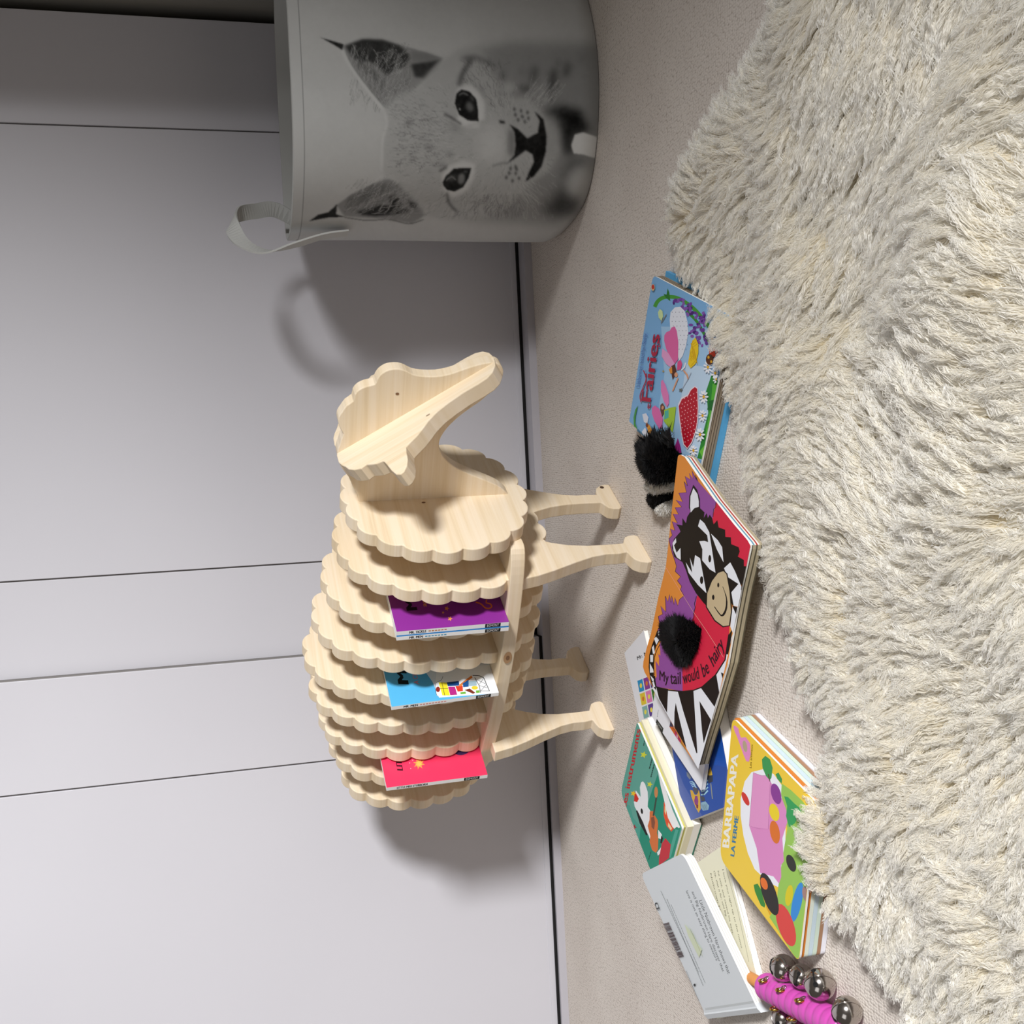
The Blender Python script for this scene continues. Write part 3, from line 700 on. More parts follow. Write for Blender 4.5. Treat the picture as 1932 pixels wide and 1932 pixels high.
def slab_near(m, P, z0, z1, mt, side, near, nmat):
    P = ccw(P); n = len(P); m.add([(p[0], p[1], z1) for p in P], [tuple(range(n))], mt)
    for i in range(n):
        a, b = P[i], P[(i + 1) % n]; nn_ = A([b[1] - a[1], a[0] - b[0]]); nn_ = nn_ / (np.linalg.norm(nn_) + 1e-9)
        m.add([(a[0], a[1], z0), (b[0], b[1], z0), (b[0], b[1], z1), (a[0], a[1], z1)], [(0, 1, 2, 3)], nmat if nn_ @ near > .45 else side)
def inset(P, d):
    c = np.mean(A(P), 0); return [p + (c - p) / np.linalg.norm(c - p) * d for p in A(P)]
def crop(x0, y0, k): return lambda x, y: (x0 + x / k, y0 + y / k)
UP = (0, 0, 1)

# ================================================================== fairies board book
cv = crop(1150, 500, 4.83)
pts = [onz(*p, .020)[:2] for p in [(1232, 519), (1187, 795), (1320, 912), (1380, 640)]]
fa = A(pts[0]); fb = A(pts[1]); u = (fb - fa) / np.linalg.norm(fb - fa); v = A(pts[2]) - fb; v = v / np.linalg.norm(v)
Q = [fa, fb, fb + v * .215, fa + v * .215]
loc = np.mean(A(Q), 0)
t_ = thing('fairy_board_book', 'light blue fairies board book with a dotted red shape, partly under the sheepskin wool', 'book', (loc[0], loc[1], 0))
m = MB(); slab(m, round_poly(Q, [.010, .002, .002, .010]), .0178, .020, mat('#7fb4e2', .4, 0, .35, 'book_cover'), PAPER)
P = Print(m, (0, 0, .020), UP, cv=cv, clip=[(*p, .02) for p in Q])
P.poly([(470, 560), (930, 575), (1000, 1080), (870, 1790), (600, 1700), (430, 1400), (500, 1000)], '#a3c9ea')
P.poly([(700, 900), (980, 950), (1010, 1090), (880, 1780), (700, 1700), (640, 1300)], '#c3dbf0')
P.poly([(930, 1000), (1015, 1080), (990, 1200), (865, 1780), (800, 1760), (860, 1500), (900, 1350), (880, 1150)], '#2f8a34')
P.poly([(940, 1080), (1010, 1100), (960, 1350), (900, 1600), (870, 1560), (920, 1300)], '#57b238')
P.poly([(905, 1240), (975, 1220), (950, 1330), (890, 1320)], '#1f6b2c'); P.poly([(820, 1700), (900, 1600), (860, 1780)], '#6cbf3d')
P.line([(412, 382), (440, 330), (490, 297), (560, 290), (640, 310), (760, 390), (860, 500), (935, 600)], 34, '#4d9f3a', 5)
P.poly([(530, 212), (545, 250), (555, 330), (515, 300), (492, 262), (520, 270)], '#2f7a2c'); P.line([(700, 420), (800, 520), (900, 700)], 26, '#3f8f35', 4)
rl = np.random.default_rng(4)
for (x0, y0, x1, y1, n) in ((560, 310, 680, 360, 12), (660, 350, 760, 470, 18), (740, 430, 870, 600, 26), (720, 560, 800, 650, 10), (790, 620, 890, 740, 14), (820, 450, 870, 560, 8)):
    for _ in range(n):
        P.ell(rl.uniform(x0, x1), rl.uniform(y0, y1), rl.uniform(12, 22), rl.uniform(9, 15), rl.choice(['#6a3a94', '#8a5bb0', '#4c2474', '#7d4aa5']), rl.uniform(0, 180), 9)
P.poly([(560, 430), (600, 385), (650, 380), (690, 420), (715, 520), (722, 620), (700, 740), (670, 830), (640, 870), (600, 760), (560, 620), (552, 500)], '#e9ecf5')
for yy in range(430, 800, 42):
    for xx in range(575, 705, 32): P.ell(xx + (yy // 42 % 2) * 12, yy, 3.5, 3.5, '#50546e', 0, 6)
P.poly([(555, 600), (570, 570), (600, 560), (618, 600), (632, 700), (630, 860), (600, 900), (560, 850), (520, 760), (503, 690), (505, 640), (525, 610)], '#e26aa6')
P.poly([(485, 760), (540, 800), (600, 900), (570, 940), (520, 900), (480, 830)], '#e6a3d0')
P.poly([(625, 880), (655, 865), (668, 900), (655, 950), (620, 960)], '#e0508a'); P.poly([(568, 920), (600, 905), (615, 960), (600, 1010), (580, 1045), (570, 990)], '#5a3322')
P.poly([(545, 950), (575, 925), (578, 985), (560, 990)], '#e8943a'); P.ell(612, 1000, 16, 22, '#e2a37d', 0, 12)
P.line([(680, 960), (712, 1000), (722, 1040)], 14, '#e2a37d'); P.line([(630, 1030), (605, 1090), (580, 1150)], 12, '#e2a37d'); P.line([(660, 960), (690, 930), (700, 890)], 12, '#f0f0f5')
P.line([(750, 980), (715, 1050), (655, 1150)], 4, '#9a9aa8'); P.star(655, 1140, 22, '#6a6f68'); P.star(495, 968, 13, '#b39c55')
P.poly([(720, 900), (740, 780), (760, 690), (790, 660), (815, 720), (815, 800), (790, 900), (745, 940)], '#f1cc1f')
for q in range(14): P.line([(770 + rl.uniform(-25, 25), rl.uniform(680, 920)), (770 + rl.uniform(-38, 42), rl.uniform(680, 920))], 5, '#d9a90f')
P.poly([(475, 1060), (490, 1045), (515, 1090), (545, 1180), (548, 1260), (530, 1295), (500, 1240), (475, 1150)], '#e583bd'); P.poly([(393, 1300), (420, 1280), (460, 1310), (492, 1400), (485, 1480), (460, 1495), (415, 1420), (392, 1350)], '#e06fb0')
P.poly([(470, 1275), (490, 1258), (510, 1290), (505, 1340), (485, 1380), (468, 1320)], '#6a4430'); P.ell(490, 1300, 11, 18, '#d89a74', 10, 10)
P.poly([(505, 1320), (560, 1300), (612, 1290), (600, 1400), (580, 1525), (545, 1480), (500, 1420)], '#a8cc3a'); P.poly([(510, 1330), (545, 1320), (545, 1390), (505, 1410)], '#52b5a8')
P.poly([(305, 1360), (340, 1350), (362, 1390), (350, 1450), (320, 1430)], '#dfe3ef'); P.poly([(300, 1520), (330, 1480), (365, 1540), (380, 1610), (330, 1590)], '#e4e8f3')
P.poly([(340, 1430), (375, 1465), (400, 1520), (415, 1600), (390, 1650), (372, 1560), (350, 1490)], '#e39a2d'); P.ell(348, 1460, 12, 20, '#7a3d1e', 0, 10)
P.poly([(465, 400), (490, 420), (495, 470), (480, 510), (455, 480), (448, 430)], '#cfe3a8'); P.line([(525, 450), (490, 510), (475, 530)], 6, '#8b7a60')
P.poly([(225, 1390), (240, 1320), (265, 1280), (245, 1370), (240, 1440), (270, 1520), (320, 1600), (345, 1690), (310, 1690), (250, 1580), (228, 1480)], '#4b9c4a')
P.line([(225, 1525), (260, 1580), (320, 1660), (345, 1750)], 26, '#5da545', 4)
P.poly([(632, 1270), (660, 1210), (720, 1180), (745, 1130), (785, 1102), (812, 1120), (820, 1300), (812, 1440), (795, 1520), (760, 1620), (715, 1678), (680, 1640), (660, 1540), (640, 1400)], '#f1dfe6')
P.poly([(638, 1285), (668, 1222), (724, 1190), (750, 1140), (785, 1112), (806, 1128), (812, 1300), (804, 1440), (788, 1515), (755, 1612), (716, 1668), (685, 1630), (668, 1540), (648, 1400)], '#b8162c')
for i in range(12):
    for j in range(6):
        xx, yy = 662 + j * 28 + (i % 2) * 8, 1230 + i * 36 - j * 14
        if 1130 < yy < 1640 and xx < 806 and yy - 1200 > -(xx - 640) * .9 + 10 and xx > 650 + max(0, yy - 1500) * .35 and xx < 812 - max(0, yy - 1480) * .55: P.ell(xx, yy, 4.5, 6, '#f3a9b0', 0, 8)
def daisy(x, y, r):
    for k in range(9): P.ell(x + r * .62 * math.cos(k * .698), y + r * 1.0 * math.sin(k * .698), r * .46, r * .22, '#f4f6fb', k * 40, 8)
    P.ell(x, y, r * .27, r * .36, '#efb528', 0, 10)
for q in ((868, 1200, 42), (858, 1372, 38), (835, 1545, 44), (775, 1690, 36), (908, 930, 40), (975, 985, 38), (945, 670, 34), (985, 1040, 30)): daisy(*q)
P.ell(960, 790, 40, 48, '#d6401f', 20); P.ell(925, 860, 34, 50, '#5b3216', 0); P.ell(915, 840, 10, 14, '#e0a52c'); P.ell(940, 880, 9, 13, '#e0a52c'); P.ell(980, 800, 8, 11, '#3c1c12')
P.poly([(635, 1575), (655, 1640), (668, 1710), (620, 1720), (605, 1660)], '#a12a7e'); P.ell(408, 205, 16, 30, '#e8c48c', 0); P.ell(408, 200, 12, 22, '#c8392e', 0)
P.text('Usborne touchy-feely', (283, 1118), (352, 622), (-34, -6), '#5d7dbb')
P.text('Fairies', (385, 1262), (470, 640), (-92, -14), '#b02745', .012)
P.line([(300, 1250), (290, 1190), (320, 1110), (345, 1040), (330, 980), (318, 960)], 9, '#b02745', 5); P.line([(385, 1262), (378, 1300), (362, 1300), (368, 1262)], 9, '#b02745', 4); P.line([(470, 650), (462, 690), (472, 740), (448, 735)], 8, '#b02745', 4)
kid(m, 'front_cover', t_)
m = MB(); slab(m, inset(Q, .0015), .0055, .0178, mat('#a3927c', .8, 0, .2, 'board_edges')); 
for zz in (.0085, .0115, .0146): slab(m, inset(Q, .0012), zz, zz + .0004, mat('#4a3c30', .8, 0, .2, 'board_joint'))
kid(m, 'page_block', t_)
Qb = [p + A([.004, -.005]) for p in Q]; Qb[1] = Qb[1] + A([-.016, .017]); Qb[2] = Qb[2] + A([-.010, .002])
m = MB(); slab(m, Qb, .0004, .0052, mat('#5cb0e4', .4, 0, .35, 'book_cover')); kid(m, 'back_cover', t_)

# ================================================================== zebra book (open)
cA, cB = crop(1150, 820, 5.083), crop(1165, 1190, 8.782)
out = [(1279, 861), (1281, 858.5), (1284, 858), (1291.6, 862), (1313, 893), (1347, 942), (1386, 991), (1411.6, 1022), (1415.4, 1028), (1414.6, 1036), (1407.7, 1068), (1398, 1111), (1388, 1164), (1382, 1199), (1372.6, 1253.5), (1357, 1307), (1342.5, 1357), (1330, 1396), (1315.6, 1446),
       (1297, 1420), (1258, 1346), (1226.5, 1287), (1216, 1268), (1213, 1258), (1214, 1248), (1219.7, 1224), (1228.5, 1194), (1242.5, 1125), (1256, 1070), (1260, 1036), (1268, 957.7), (1276, 885)]
ZT = .036
Q = [onz(*p, ZT)[:2] for p in out]; loc = np.mean(A(Q), 0)
t_ = thing('zebra_board_book', 'open orange and purple zebra board book with black fur patch and plush striped tail', 'book', (loc[0], loc[1], 0))
m = MB(); slab(m, Q, ZT - .0022, ZT, mat('#e8923a', .45, 0, .3, 'book_page'), PAPER)
clipz = [(1275, 820), (1288, 856)] + out[3:19] + [(1316.5, 1449), (1297, 1423), (1226, 1289), (1195, 1262)]
P = Print(m, (0, 0, ZT), UP, clip=[tuple(onz(*p, ZT)) for p in [(1279, 850), (1291.6, 861), (1411.6, 1021), (1416, 1030), (1382, 1199), (1357, 1307), (1317.5, 1451), (1213.5, 1268), (1204, 1235)]])
a_ = lambda *L: [cA(*p) for p in L]; b_ = lambda *L: [cB(*p) for p in L]
PUR, RED, BLK, WHT = '#96529f', '#d92544', '#120b07', '#eceef3'
zig = a_((850, 450), (822, 385), (836, 438), (790, 345), (802, 425), (762, 368), (778, 432), (725, 398), (748, 492), (715, 450), (738, 555), (664, 560), (702, 645), (638, 628), (692, 695), (628, 700), (662, 765), (608, 760), (652, 850), (600, 832), (628, 922), (584, 902), (602, 965), (570, 1000), (582, 1065), (602, 1140), (624, 1200), (642, 1262), (630, 1312), (682, 1362), (650, 1400), (692, 1455), (680, 1485), (714, 1545),
         (670, 1582), (655, 1642), (626, 1560), (620, 1632), (596, 1545), (590, 1612), (575, 1532), (560, 1602), (535, 1548), (541, 1702), (490, 1642), (510, 1722), (468, 1742), (482, 1832), (452, 1900))
P.poly(zig + b_((735, 130), (700, 230), (712, 410), (680, 392), (692, 590), (632, 500), (650, 760), (618, 800), (640, 925), (1080, 1005), (1075, 660), (1060, 560)) + a_((790, 1800), (815, 1700), (835, 1570), (960, 1200), (990, 790), (1022, 645)), PUR)
P.line(zig, .9, BLK)
P.poly(a_((1022, 643), (1195, 862), (1318, 1028), (1335, 1060), (1310, 1255), (1180, 1330), (1150, 1860)) + b_((1850, 60), (1840, 250), (1780, 470), (1640, 720), (1400, 930), (1250, 985), (1080, 1003), (1075, 660), (1060, 560)) + a_((790, 1800), (815, 1700), (835, 1570), (950, 1200), (990, 790), (1012, 700)), RED)
P.poly(a_((1195, 862), (1335, 1025), (1400, 1060), (1350, 1275), (1290, 1270), (1250, 1100), (1100, 900)), RED)
P.line(a_((1022, 645), (1018, 700), (1000, 712), (992, 790)), 1.1, BLK); P.line(a_((835, 1550), (815, 1620), (822, 1660), (806, 1720), (812, 1745), (795, 1800)), 1.2, BLK)
# body of the zebra under the arc
P.poly(b_((618, 800), (640, 925), (850, 985), (1080, 1006), (1260, 985), (1400, 930), (1620, 740), (1780, 480), (1840, 250), (1945, -40), (1935, 60), (1865, 560), (1730, 1040), (1600, 1480), (1495, 1830), (1350, 2330), (1290, 2340), (1110, 2040), (750, 1400), (560, 1040)), WHT)
P.poly(b_((640, 925), (840, 965), (822, 1360), (690, 1125)), BLK)
P.poly(b_((965, 1195), (1000, 1350), (1160, 2010), (942, 1590), (945, 1350)), BLK)
P.poly(b_((1000, 1005), (1260, 1000), (1282, 1340), (1325, 2025), (1308, 2030), (1090, 1330)), BLK)
P.poly(b_((1385, 950), (1640, 735), (1688, 1025), (1610, 1262)), BLK)
P.poly(b_((1360, 1165), (1552, 1478), (1480, 1700), (1430, 1865), (1400, 1640)), BLK)
P.poly(b_((1715, 688), (1782, 722), (1748, 820)), BLK); P.poly(b_((1850, 60), (1905, -30), (1850, 400), (1800, 385), (1830, 250)), BLK)
P.line(b_((612, 770), (640, 930), (850, 985), (1080, 1008), (1260, 988), (1405, 932), (1625, 735), (1785, 480), (1848, 60)), 2.4, BLK)
# rim of teeth on the left page
P.poly(b_((660, 0), (735, 0), (722, 130), (640, 260), (604, 400), (596, 560), (630, 800), (640, 990), (570, 890), (540, 780), (518, 600), (528, 400), (575, 230)), BLK)
for q in (((672, 22), (700, 0), (716, 92), (688, 112)), ((608, 132), (640, 98), (690, 152), (645, 235)), ((572, 282), (602, 235), (622, 370), (590, 388)), ((543, 402), (592, 402), (590, 520), (546, 520)), ((538, 540), (592, 640), (600, 690), (538, 695)), ((545, 740), (604, 800), (600, 850), (575, 828)), ((576, 850), (606, 846), (628, 930), (600, 935))): P.poly(b_(*q), WHT)
for q in (((642, 330), (690, 200), (712, 350), (690, 400)), ((622, 480), (642, 350), (692, 450), (690, 570)), ((600, 580), (626, 500), (640, 640), (612, 662)), ((598, 660), (625, 640), (632, 745), (606, 750))): P.poly(b_(*q), '#ee9a3e')
P.line(b_((705, 225), (650, 330), (612, 440), (602, 560), (612, 740)), 1.3, BLK)
# head
P.poly(a_((640, 860), (700, 870), (700, 800), (735, 850), (745, 790), (785, 725), (850, 688), (912, 745), (905, 800), (932, 752), (945, 800), (962, 768), (985, 800), (1000, 860), (1035, 820), (1048, 890), (1110, 912), (1112, 980), (1165, 985), (1168, 1050), (1240, 1080), (1250, 1120), (1232, 1170), (1290, 1202), (1290, 1262), (1304, 1262), (1285, 1380), (1252, 1480), (1232, 1600), (1180, 1640), (1130, 1500), (940, 1650), (900, 1610), (830, 1520), (770, 1410), (732, 1295), (700, 1222), (622, 1172), (598, 1080), (620, 1000), (682, 930), (662, 885)), BLK)
P.poly(a_((805, 480), (842, 530), (868, 620), (870, 700), (790, 765), (762, 700), (766, 590)), BLK); P.poly(a_((806, 512), (845, 570), (858, 640), (858, 692), (815, 705), (780, 748), (774, 690), (778, 590)), WHT)
P.poly(a_((638, 992), (642, 1032), (620, 1062), (645, 1132), (682, 1086), (684, 1202), (648, 1178), (615, 1110), (606, 1040)), WHT)
P.poly(a_((870, 812), (912, 850), (958, 935), (1018, 1325), (962, 1292), (890, 1205), (892, 1100), (862, 1022), (912, 1018), (948, 1032), (938, 965), (850, 878)), WHT)
P.poly(a_((975, 950), (1040, 1012), (1082, 1080), (1095, 1225), (1030, 1100)), WHT)
P.poly(a_((772, 1180), (805, 1272), (822, 1155), (870, 1185), (932, 1522), (850, 1442), (760, 1325), (733, 1225), (795, 1325)), WHT)
P.poly(a_((1100, 1280), (1160, 1225), (1205, 1310), (1272, 1472), (1242, 1652), (1192, 1642), (1170, 1512), (1238, 1432), (1130, 1362)), WHT)
P.poly(a_((1182, 1650), (1240, 1660), (1272, 1472), (1300, 1480), (1260, 1932), (1196, 1932), (1160, 1840)), WHT)
P.poly(a_((1178, 1640), (1228, 1655), (1215, 1725)), BLK); P.poly(a_((1290, 1262), (1330, 1262), (1300, 1500), (1262, 1490)), BLK)
P.ell(*cA(963, 1190), 2.7, 7, BLK); P.ell(*cA(885, 1395), 3.2, 7.4, BLK)
mz = a_((1095, 1303), (1128, 1335), (1158, 1500), (1172, 1700), (1152, 1832), (1090, 1842), (1010, 1782), (930, 1652), (934, 1520), (980, 1402), (1040, 1322))
P.poly(mz, '#c9b590'); P.line(mz + [mz[0]], 2.2, BLK)
P.ell(*cA(1045, 1443), 1.9, 4.4, BLK); P.ell(*cA(997, 1560), 2.3, 5.0, BLK); P.line(a_((1088, 1458), (1122, 1560), (1122, 1660), (1095, 1725), (1065, 1728), (1008, 1650)), [1, 2, 3, 3.6, 4, 3, 2, 1.5], BLK, 5)
P.line([cA(540, 1272), cA(800, 1690), cB(1480, 5), cB(1760, 440)], .55, '#f2b9a8')
TX = '#2a0f1c'
P.text('My', cB(690, 815), cB(850, 862), (0, -19.5), TX, .008); P.text('tail', cB(880, 880), cB(1050, 882), (-.5, -24), TX, .008); P.text('would', cB(1100, 885), cB(1362, 792), (-3.4, -24), TX, .008)
P.text('be', cB(1424, 782), cB(1530, 690), (-6.5, -27), TX, .008); P.text('hairy', cB(1592, 612), cB(1775, 262), (-10.5, -22), TX, .008)
kid(m, 'spread', t_)
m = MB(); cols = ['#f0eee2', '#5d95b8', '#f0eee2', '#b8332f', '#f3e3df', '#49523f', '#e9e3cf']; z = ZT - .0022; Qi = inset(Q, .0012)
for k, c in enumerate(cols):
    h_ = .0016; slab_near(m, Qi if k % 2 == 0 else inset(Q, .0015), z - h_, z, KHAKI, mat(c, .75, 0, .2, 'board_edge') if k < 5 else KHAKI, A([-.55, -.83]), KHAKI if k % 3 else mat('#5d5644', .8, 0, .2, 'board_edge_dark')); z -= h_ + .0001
kid(m, 'page_block', t_)
def fur_patch(name, parent, polypx, zb, n, length, material, hgt=.006, loc3=None, dirf=None, r0=.00028):
    """a padded fur piece: low mound with short hair combed from its middle"""
    Pp = A([onz(*p, zb)[:2] for p in polypx]); x = rng.uniform(Pp[:, 0].min(), Pp[:, 0].max(), n * 3); y = rng.uniform(Pp[:, 1].min(), Pp[:, 1].max(), n * 3)
    k = inside(x, y, Pp); x, y = x[k][:n], y[k][:n]; n = len(x); d_, _, _ = edge_dist(x, y, Pp); c = Pp.mean(0); R = np.sqrt(np.clip(d_ / d_.max(), 0, 1))
    z = zb + hgt * R; gx, gy = x - c[0], y - c[1]; l = np.hypot(gx, gy) + 1e-6
    if dirf is not None: dx, dy = dirf(gx / l, gy / l)
    else: dx, dy = gx / l, gy / l
    dx = dx + rng.normal(0, .3, n); dy = dy + rng.normal(0, .3, n); T = np.linspace(0, 1, 5); L = length * rng.uniform(.6, 1.2, n) 
    X = x[:, None] + dx[:, None] * L[:, None] * T * .75; Y = y[:, None] + dy[:, None] * L[:, None] * T * .75; Z = z[:, None] + L[:, None] * (.75 * T - .35 * T * T) * (.35 + .65 * R[:, None]) 
    pos = np.stack([X, Y, Z], -1); rad = np.broadcast_to((r0 * (1 - T) + .00008)[None], (n, 5)).copy()
    m = MB(); rings = [(0, 1.0), (.6, .86), (.9, .55), (1, .2)]; N = len(Pp); vs = [(c[0] + (p[0] - c[0]) * s_, c[1] + (p[1] - c[1]) * s_, zb + hgt * h_) for h_, s_ in rings for p in Pp]
    m.add(vs, [(i * N + j, i * N + (j + 1) % N, (i + 1) * N + (j + 1) % N, (i + 1) * N + j) for i in range(3) for j in range(N)] + [tuple(3 * N + j for j in range(N))], mat('#060606', .9, 0, .05, 'black_plush') if material is BLACKFUR else mat('#dddad6', .9, 0, .05, 'white_plush'))
    base = m.build(name, parent, smooth=True); off = A(parent.location) if parent.type == 'EMPTY' else A([0, 0, 0])
    base.location = tuple(-off)
    h = strands('fur', pos, 5, rad, material, base); h['kind'] = 'stuff'
    return base
fur_patch('tail_hole_fur', t_, [cB(*p) for p in ((750, -120), (900, -200), (1060, -210), (1250, -140), (1395, -30), (1370, 110), (1330, 300), (1200, 530), (1110, 560), (1020, 520), (930, 430), (820, 300), (745, 120))], ZT + .0006, 5200, .008, BLACKFUR, .006)
ct = crop(1180, 780, 9.66)
tail = fur_patch('tail', t_, [ct(*p) for p in ((370, 520), (500, 560), (640, 440), (860, 440), (900, 640), (1010, 760), (1000, 1000), (930, 1260), (760, 1230), (620, 1280), (480, 1160), (405, 1000), (400, 800), (330, 660))], .024, 7000, .014, BLACKFUR, .018, dirf=lambda gx, gy: (gx * .6 + .35, gy * .6 + .1))
sp0 = []
for i in range(90):
    p = ct(rng.uniform(380, 860), rng.uniform(480, 620)); b0 = onz(*p, .036); dv = A([.9, .35, .25]) + rng.normal(0, .35, 3); dv /= np.linalg.norm(dv); L_ = rng.uniform(.010, .024)
    for k in range(14):
        q = b0 + rng.normal(0, .0009, 3); tt_ = np.linspace(0, 1, 5)[:, None]; sp0.append(q * (1 - tt_) + (b0 + dv * L_) * tt_ + A([0, 0, -.006]) * tt_ ** 2)
sp0 = A(sp0) - A(t_.location); sh = strands('fur', sp0, 5, np.broadcast_to(np.linspace(.0003, .00006, 5)[None], (len(sp0), 5)).copy(), BLACKFUR, t_); sh.parent = tail; sh.location = t_.location; sh['kind'] = 'stuff'
# stripes of the tail, narrowing under the page
def tail_band(polypx, material, n, z=.010):
    fur_patch('tail_stripe', tail if False else t_, [ct(*p) for p in polypx], z, n, .006, material, .012, dirf=lambda gx, gy: (gx * .5 - .2, gy * .5 + .2))
tail_band(((480, 1170), (620, 1260), (760, 1200), (930, 1230), (900, 1400), (660, 1470), (490, 1420)), WHITEFUR, 2200, .013)
tail_band(((490, 1430), (650, 1450), (880, 1410), (860, 1560), (700, 1640), (610, 1760), (520, 1600)), BLACKFUR, 2000, .009)
tail_band(((625, 1760), (700, 1640), (870, 1560), (860, 1760), (760, 1860)), WHITEFUR, 1400, .004)

# ================================================================== thin white comic books lying under it
def small_book(name, label, P0, u, v, w, h, z0, z1, top, prints, group=None):
    Qx = rect(P0, u, w, v, h); l = np.mean(A(Qx), 0); t = thing(name, label, 'book', (l[0], l[1], 0), 0, group)
    m = MB(); slab(m, Qx, z1 - .0006, z1, top, PAPER); P = Print(m, (0, 0, z1), UP, clip=[(*p, z1) for p in Qx]); prints(P); kid(m, 'cover', t)
    m = MB(); slab(m, inset(Qx, .0008), z0, z1 - .0006, PAPER); kid(m, 'page_block', t)
    return t
def pr(P):
    cols = [['#2b93c8', '#8a3f93', '#4a3f93'], ['#e3c93a', '#dc7fb6', '#2f7d2c'], ['#86b5b0', '#5b3f93', '#8fb3d8']]
    o = A([330., 830.]); ux = A([97., -37.]); vy = A([38., 218.])
    for r_ in range(3):
        for c_ in range(3):
            p = o + ux * c_ + vy * r_; a, b = ux * .86, vy * .88
            P.poly(b_(*[p, p + a, p + a + b, p + b]), cols[r_][c_])
            q = p + a * .5 + b * .5; P.ell(*cB(*q), 2.2, 4.5, ['#f0dc50', '#d97a30', '#e9e05a'][(r_ + c_) % 3])
    P.text('Mr. Men', cB(330, 490), cB(560, 360), (-1.5, -7), '#2b2b2b', .01)
p0 = onz(1178, 1232, .006)[:2]
small_book('comic_book', 'thin white picture book with a grid of coloured squares, behind the green book', p0, A([-.886, -.463]), A([.463, -.886]), .118, .086, .0005, .006, mat('#eef0f5', .4, 0, .35, 'book_cover'), pr)
def pr2(P):
    P.poly(b_((650, 1458), (762, 1618), (746, 1702), (632, 1540)), '#2a2e2b'); P.text('EGMONT', cB(662, 1545), cB(735, 1650), (.9, -3.4), '#b9bcb5')
    P.poly(b_((880, 1497), (930, 1580), (910, 1625), (860, 1590)), '#4b4a66'); P.poly(b_((860, 1590), (925, 1590), (965, 1650), (940, 1715)), '#e0702a')
    P.poly(b_((940, 1715), (965, 1650), (1060, 1790), (1045, 1865)), '#d33a6a'); P.poly(b_((985, 1700), (1010, 1740), (1000, 1790), (975, 1750)), '#f2b8c8'); P.poly(b_((1045, 1865), (1060, 1790), (1160, 1990), (1165, 2025)), '#e8a23a')
    P.fine(cB(660, 1430), cB(680, 1310), .7, '#6a6a72')
A2, B2, C2 = onz(1229, 1352, .021)[:2], onz(1322, 1492, .021)[:2], onz(1345, 1432, .021)[:2]
uu = B2 - A2; uu /= np.linalg.norm(uu); pv = A([-uu[1], uu[0]]); 
if pv @ (C2 - B2) < 0: pv = -pv
small_book('comic_book', 'thin white picture book with a black spine label, sticking out from under the zebra book', A2, uu, pv, np.linalg.norm(B2 - A2), .110, .0150, .0205, mat('#eff1f6', .4, 0, .35, 'book_cover'), pr2)

# ================================================================== blue knight book
cC = crop(1165, 1340, 8.782)
K = lambda *L: [cC(*p) for p in L]
def pr3(P):
    P.poly(K((840, 560), (1640, 280), (1810, 900), (1740, 1640), (1400, 1740), (1100, 1240)), '#2a52a6')
    P.poly(K((1640, 300), (1700, 300), (1820, 950), (1600, 900)), '#1f57b4')
    P.poly(K((1205, 1322), (1245, 1330), (1280, 1400), (1322, 1395), (1350, 1312), (1368, 1400), (1378, 1640), (1345, 1700), (1290, 1600), (1225, 1430)), '#d9ad3e')
    P.poly(K((1290, 1418), (1325, 1422), (1340, 1500), (1335, 1560), (1320, 1590), (1285, 1560), (1270, 1500)), '#8b3f86'); P.poly(K((1300, 1560), (1340, 1570), (1335, 1630), (1310, 1620)), '#7a2f3e')
    P.poly(K((1250, 1270), (1330, 1290), (1340, 1360), (1300, 1390), (1262, 1340)), '#55555c')
    P.poly(K((1145, 1020), (1180, 1040), (1225, 1110), (1200, 1150), (1150, 1090)), '#7c8796')
    for i in range(4): P.line(K((1195 + i * 14, 1190 + i * 26), (1240 + i * 12, 1180 + i * 25), (1280 + i * 10, 1215 + i * 24)), 1.6, '#a9d2e8')
    for i in range(4): P.line(K((1385 + i * 0, 1400 - i * 52), (1440, 1395 - i * 60), (1500, 1330 - i * 58)), 2.6, '#a9d7ea')
    P.poly(K((1370, 1420), (1440, 1435), (1455, 1500), (1395, 1510)), '#4a4d55')
    P.poly(K((1385, 1530), (1460, 1510), (1520, 1580), (1505, 1650), (1420, 1665), (1385, 1620)), '#8fb4c8')
    for i in range(5): P.line(K((1400 + i * 18, 1560), (1425 + i * 16, 1650)), .5, '#40505e')
    P.poly(K((1545, 930), (1575, 1070), (1520, 1100), (1500, 1060)), '#d9b13e'); P.poly(K((1490, 1080), (1580, 1080), (1580, 1180), (1510, 1215)), '#3c3f4a')
    P.line(K((1548, 1210), (1575, 1470)), 2.0, '#8f948f')
nl = A([*onz(1373, 1446, .012)[:2]]); e1 = onz(1357, 1355, .012)[:2]; c1 = onz(1362, 1525, .012)[:2]; c2 = onz(1322, 1541, .012)[:2]
ua = (e1 - nl) / np.linalg.norm(e1 - nl); vc = (c2 - c1) / np.linalg.norm(c2 - c1)
s_, k_ = np.linalg.solve(A([ua, -vc]).T, c1 - nl); NLc = nl + ua * s_
small_book('picture_book', 'dark blue picture book with a knight and yellow shield on its cover', NLc, ua, vc, .118, .150, .0006, .0128, mat('#2750a8', .35, 0, .4, 'book_cover'), pr3)

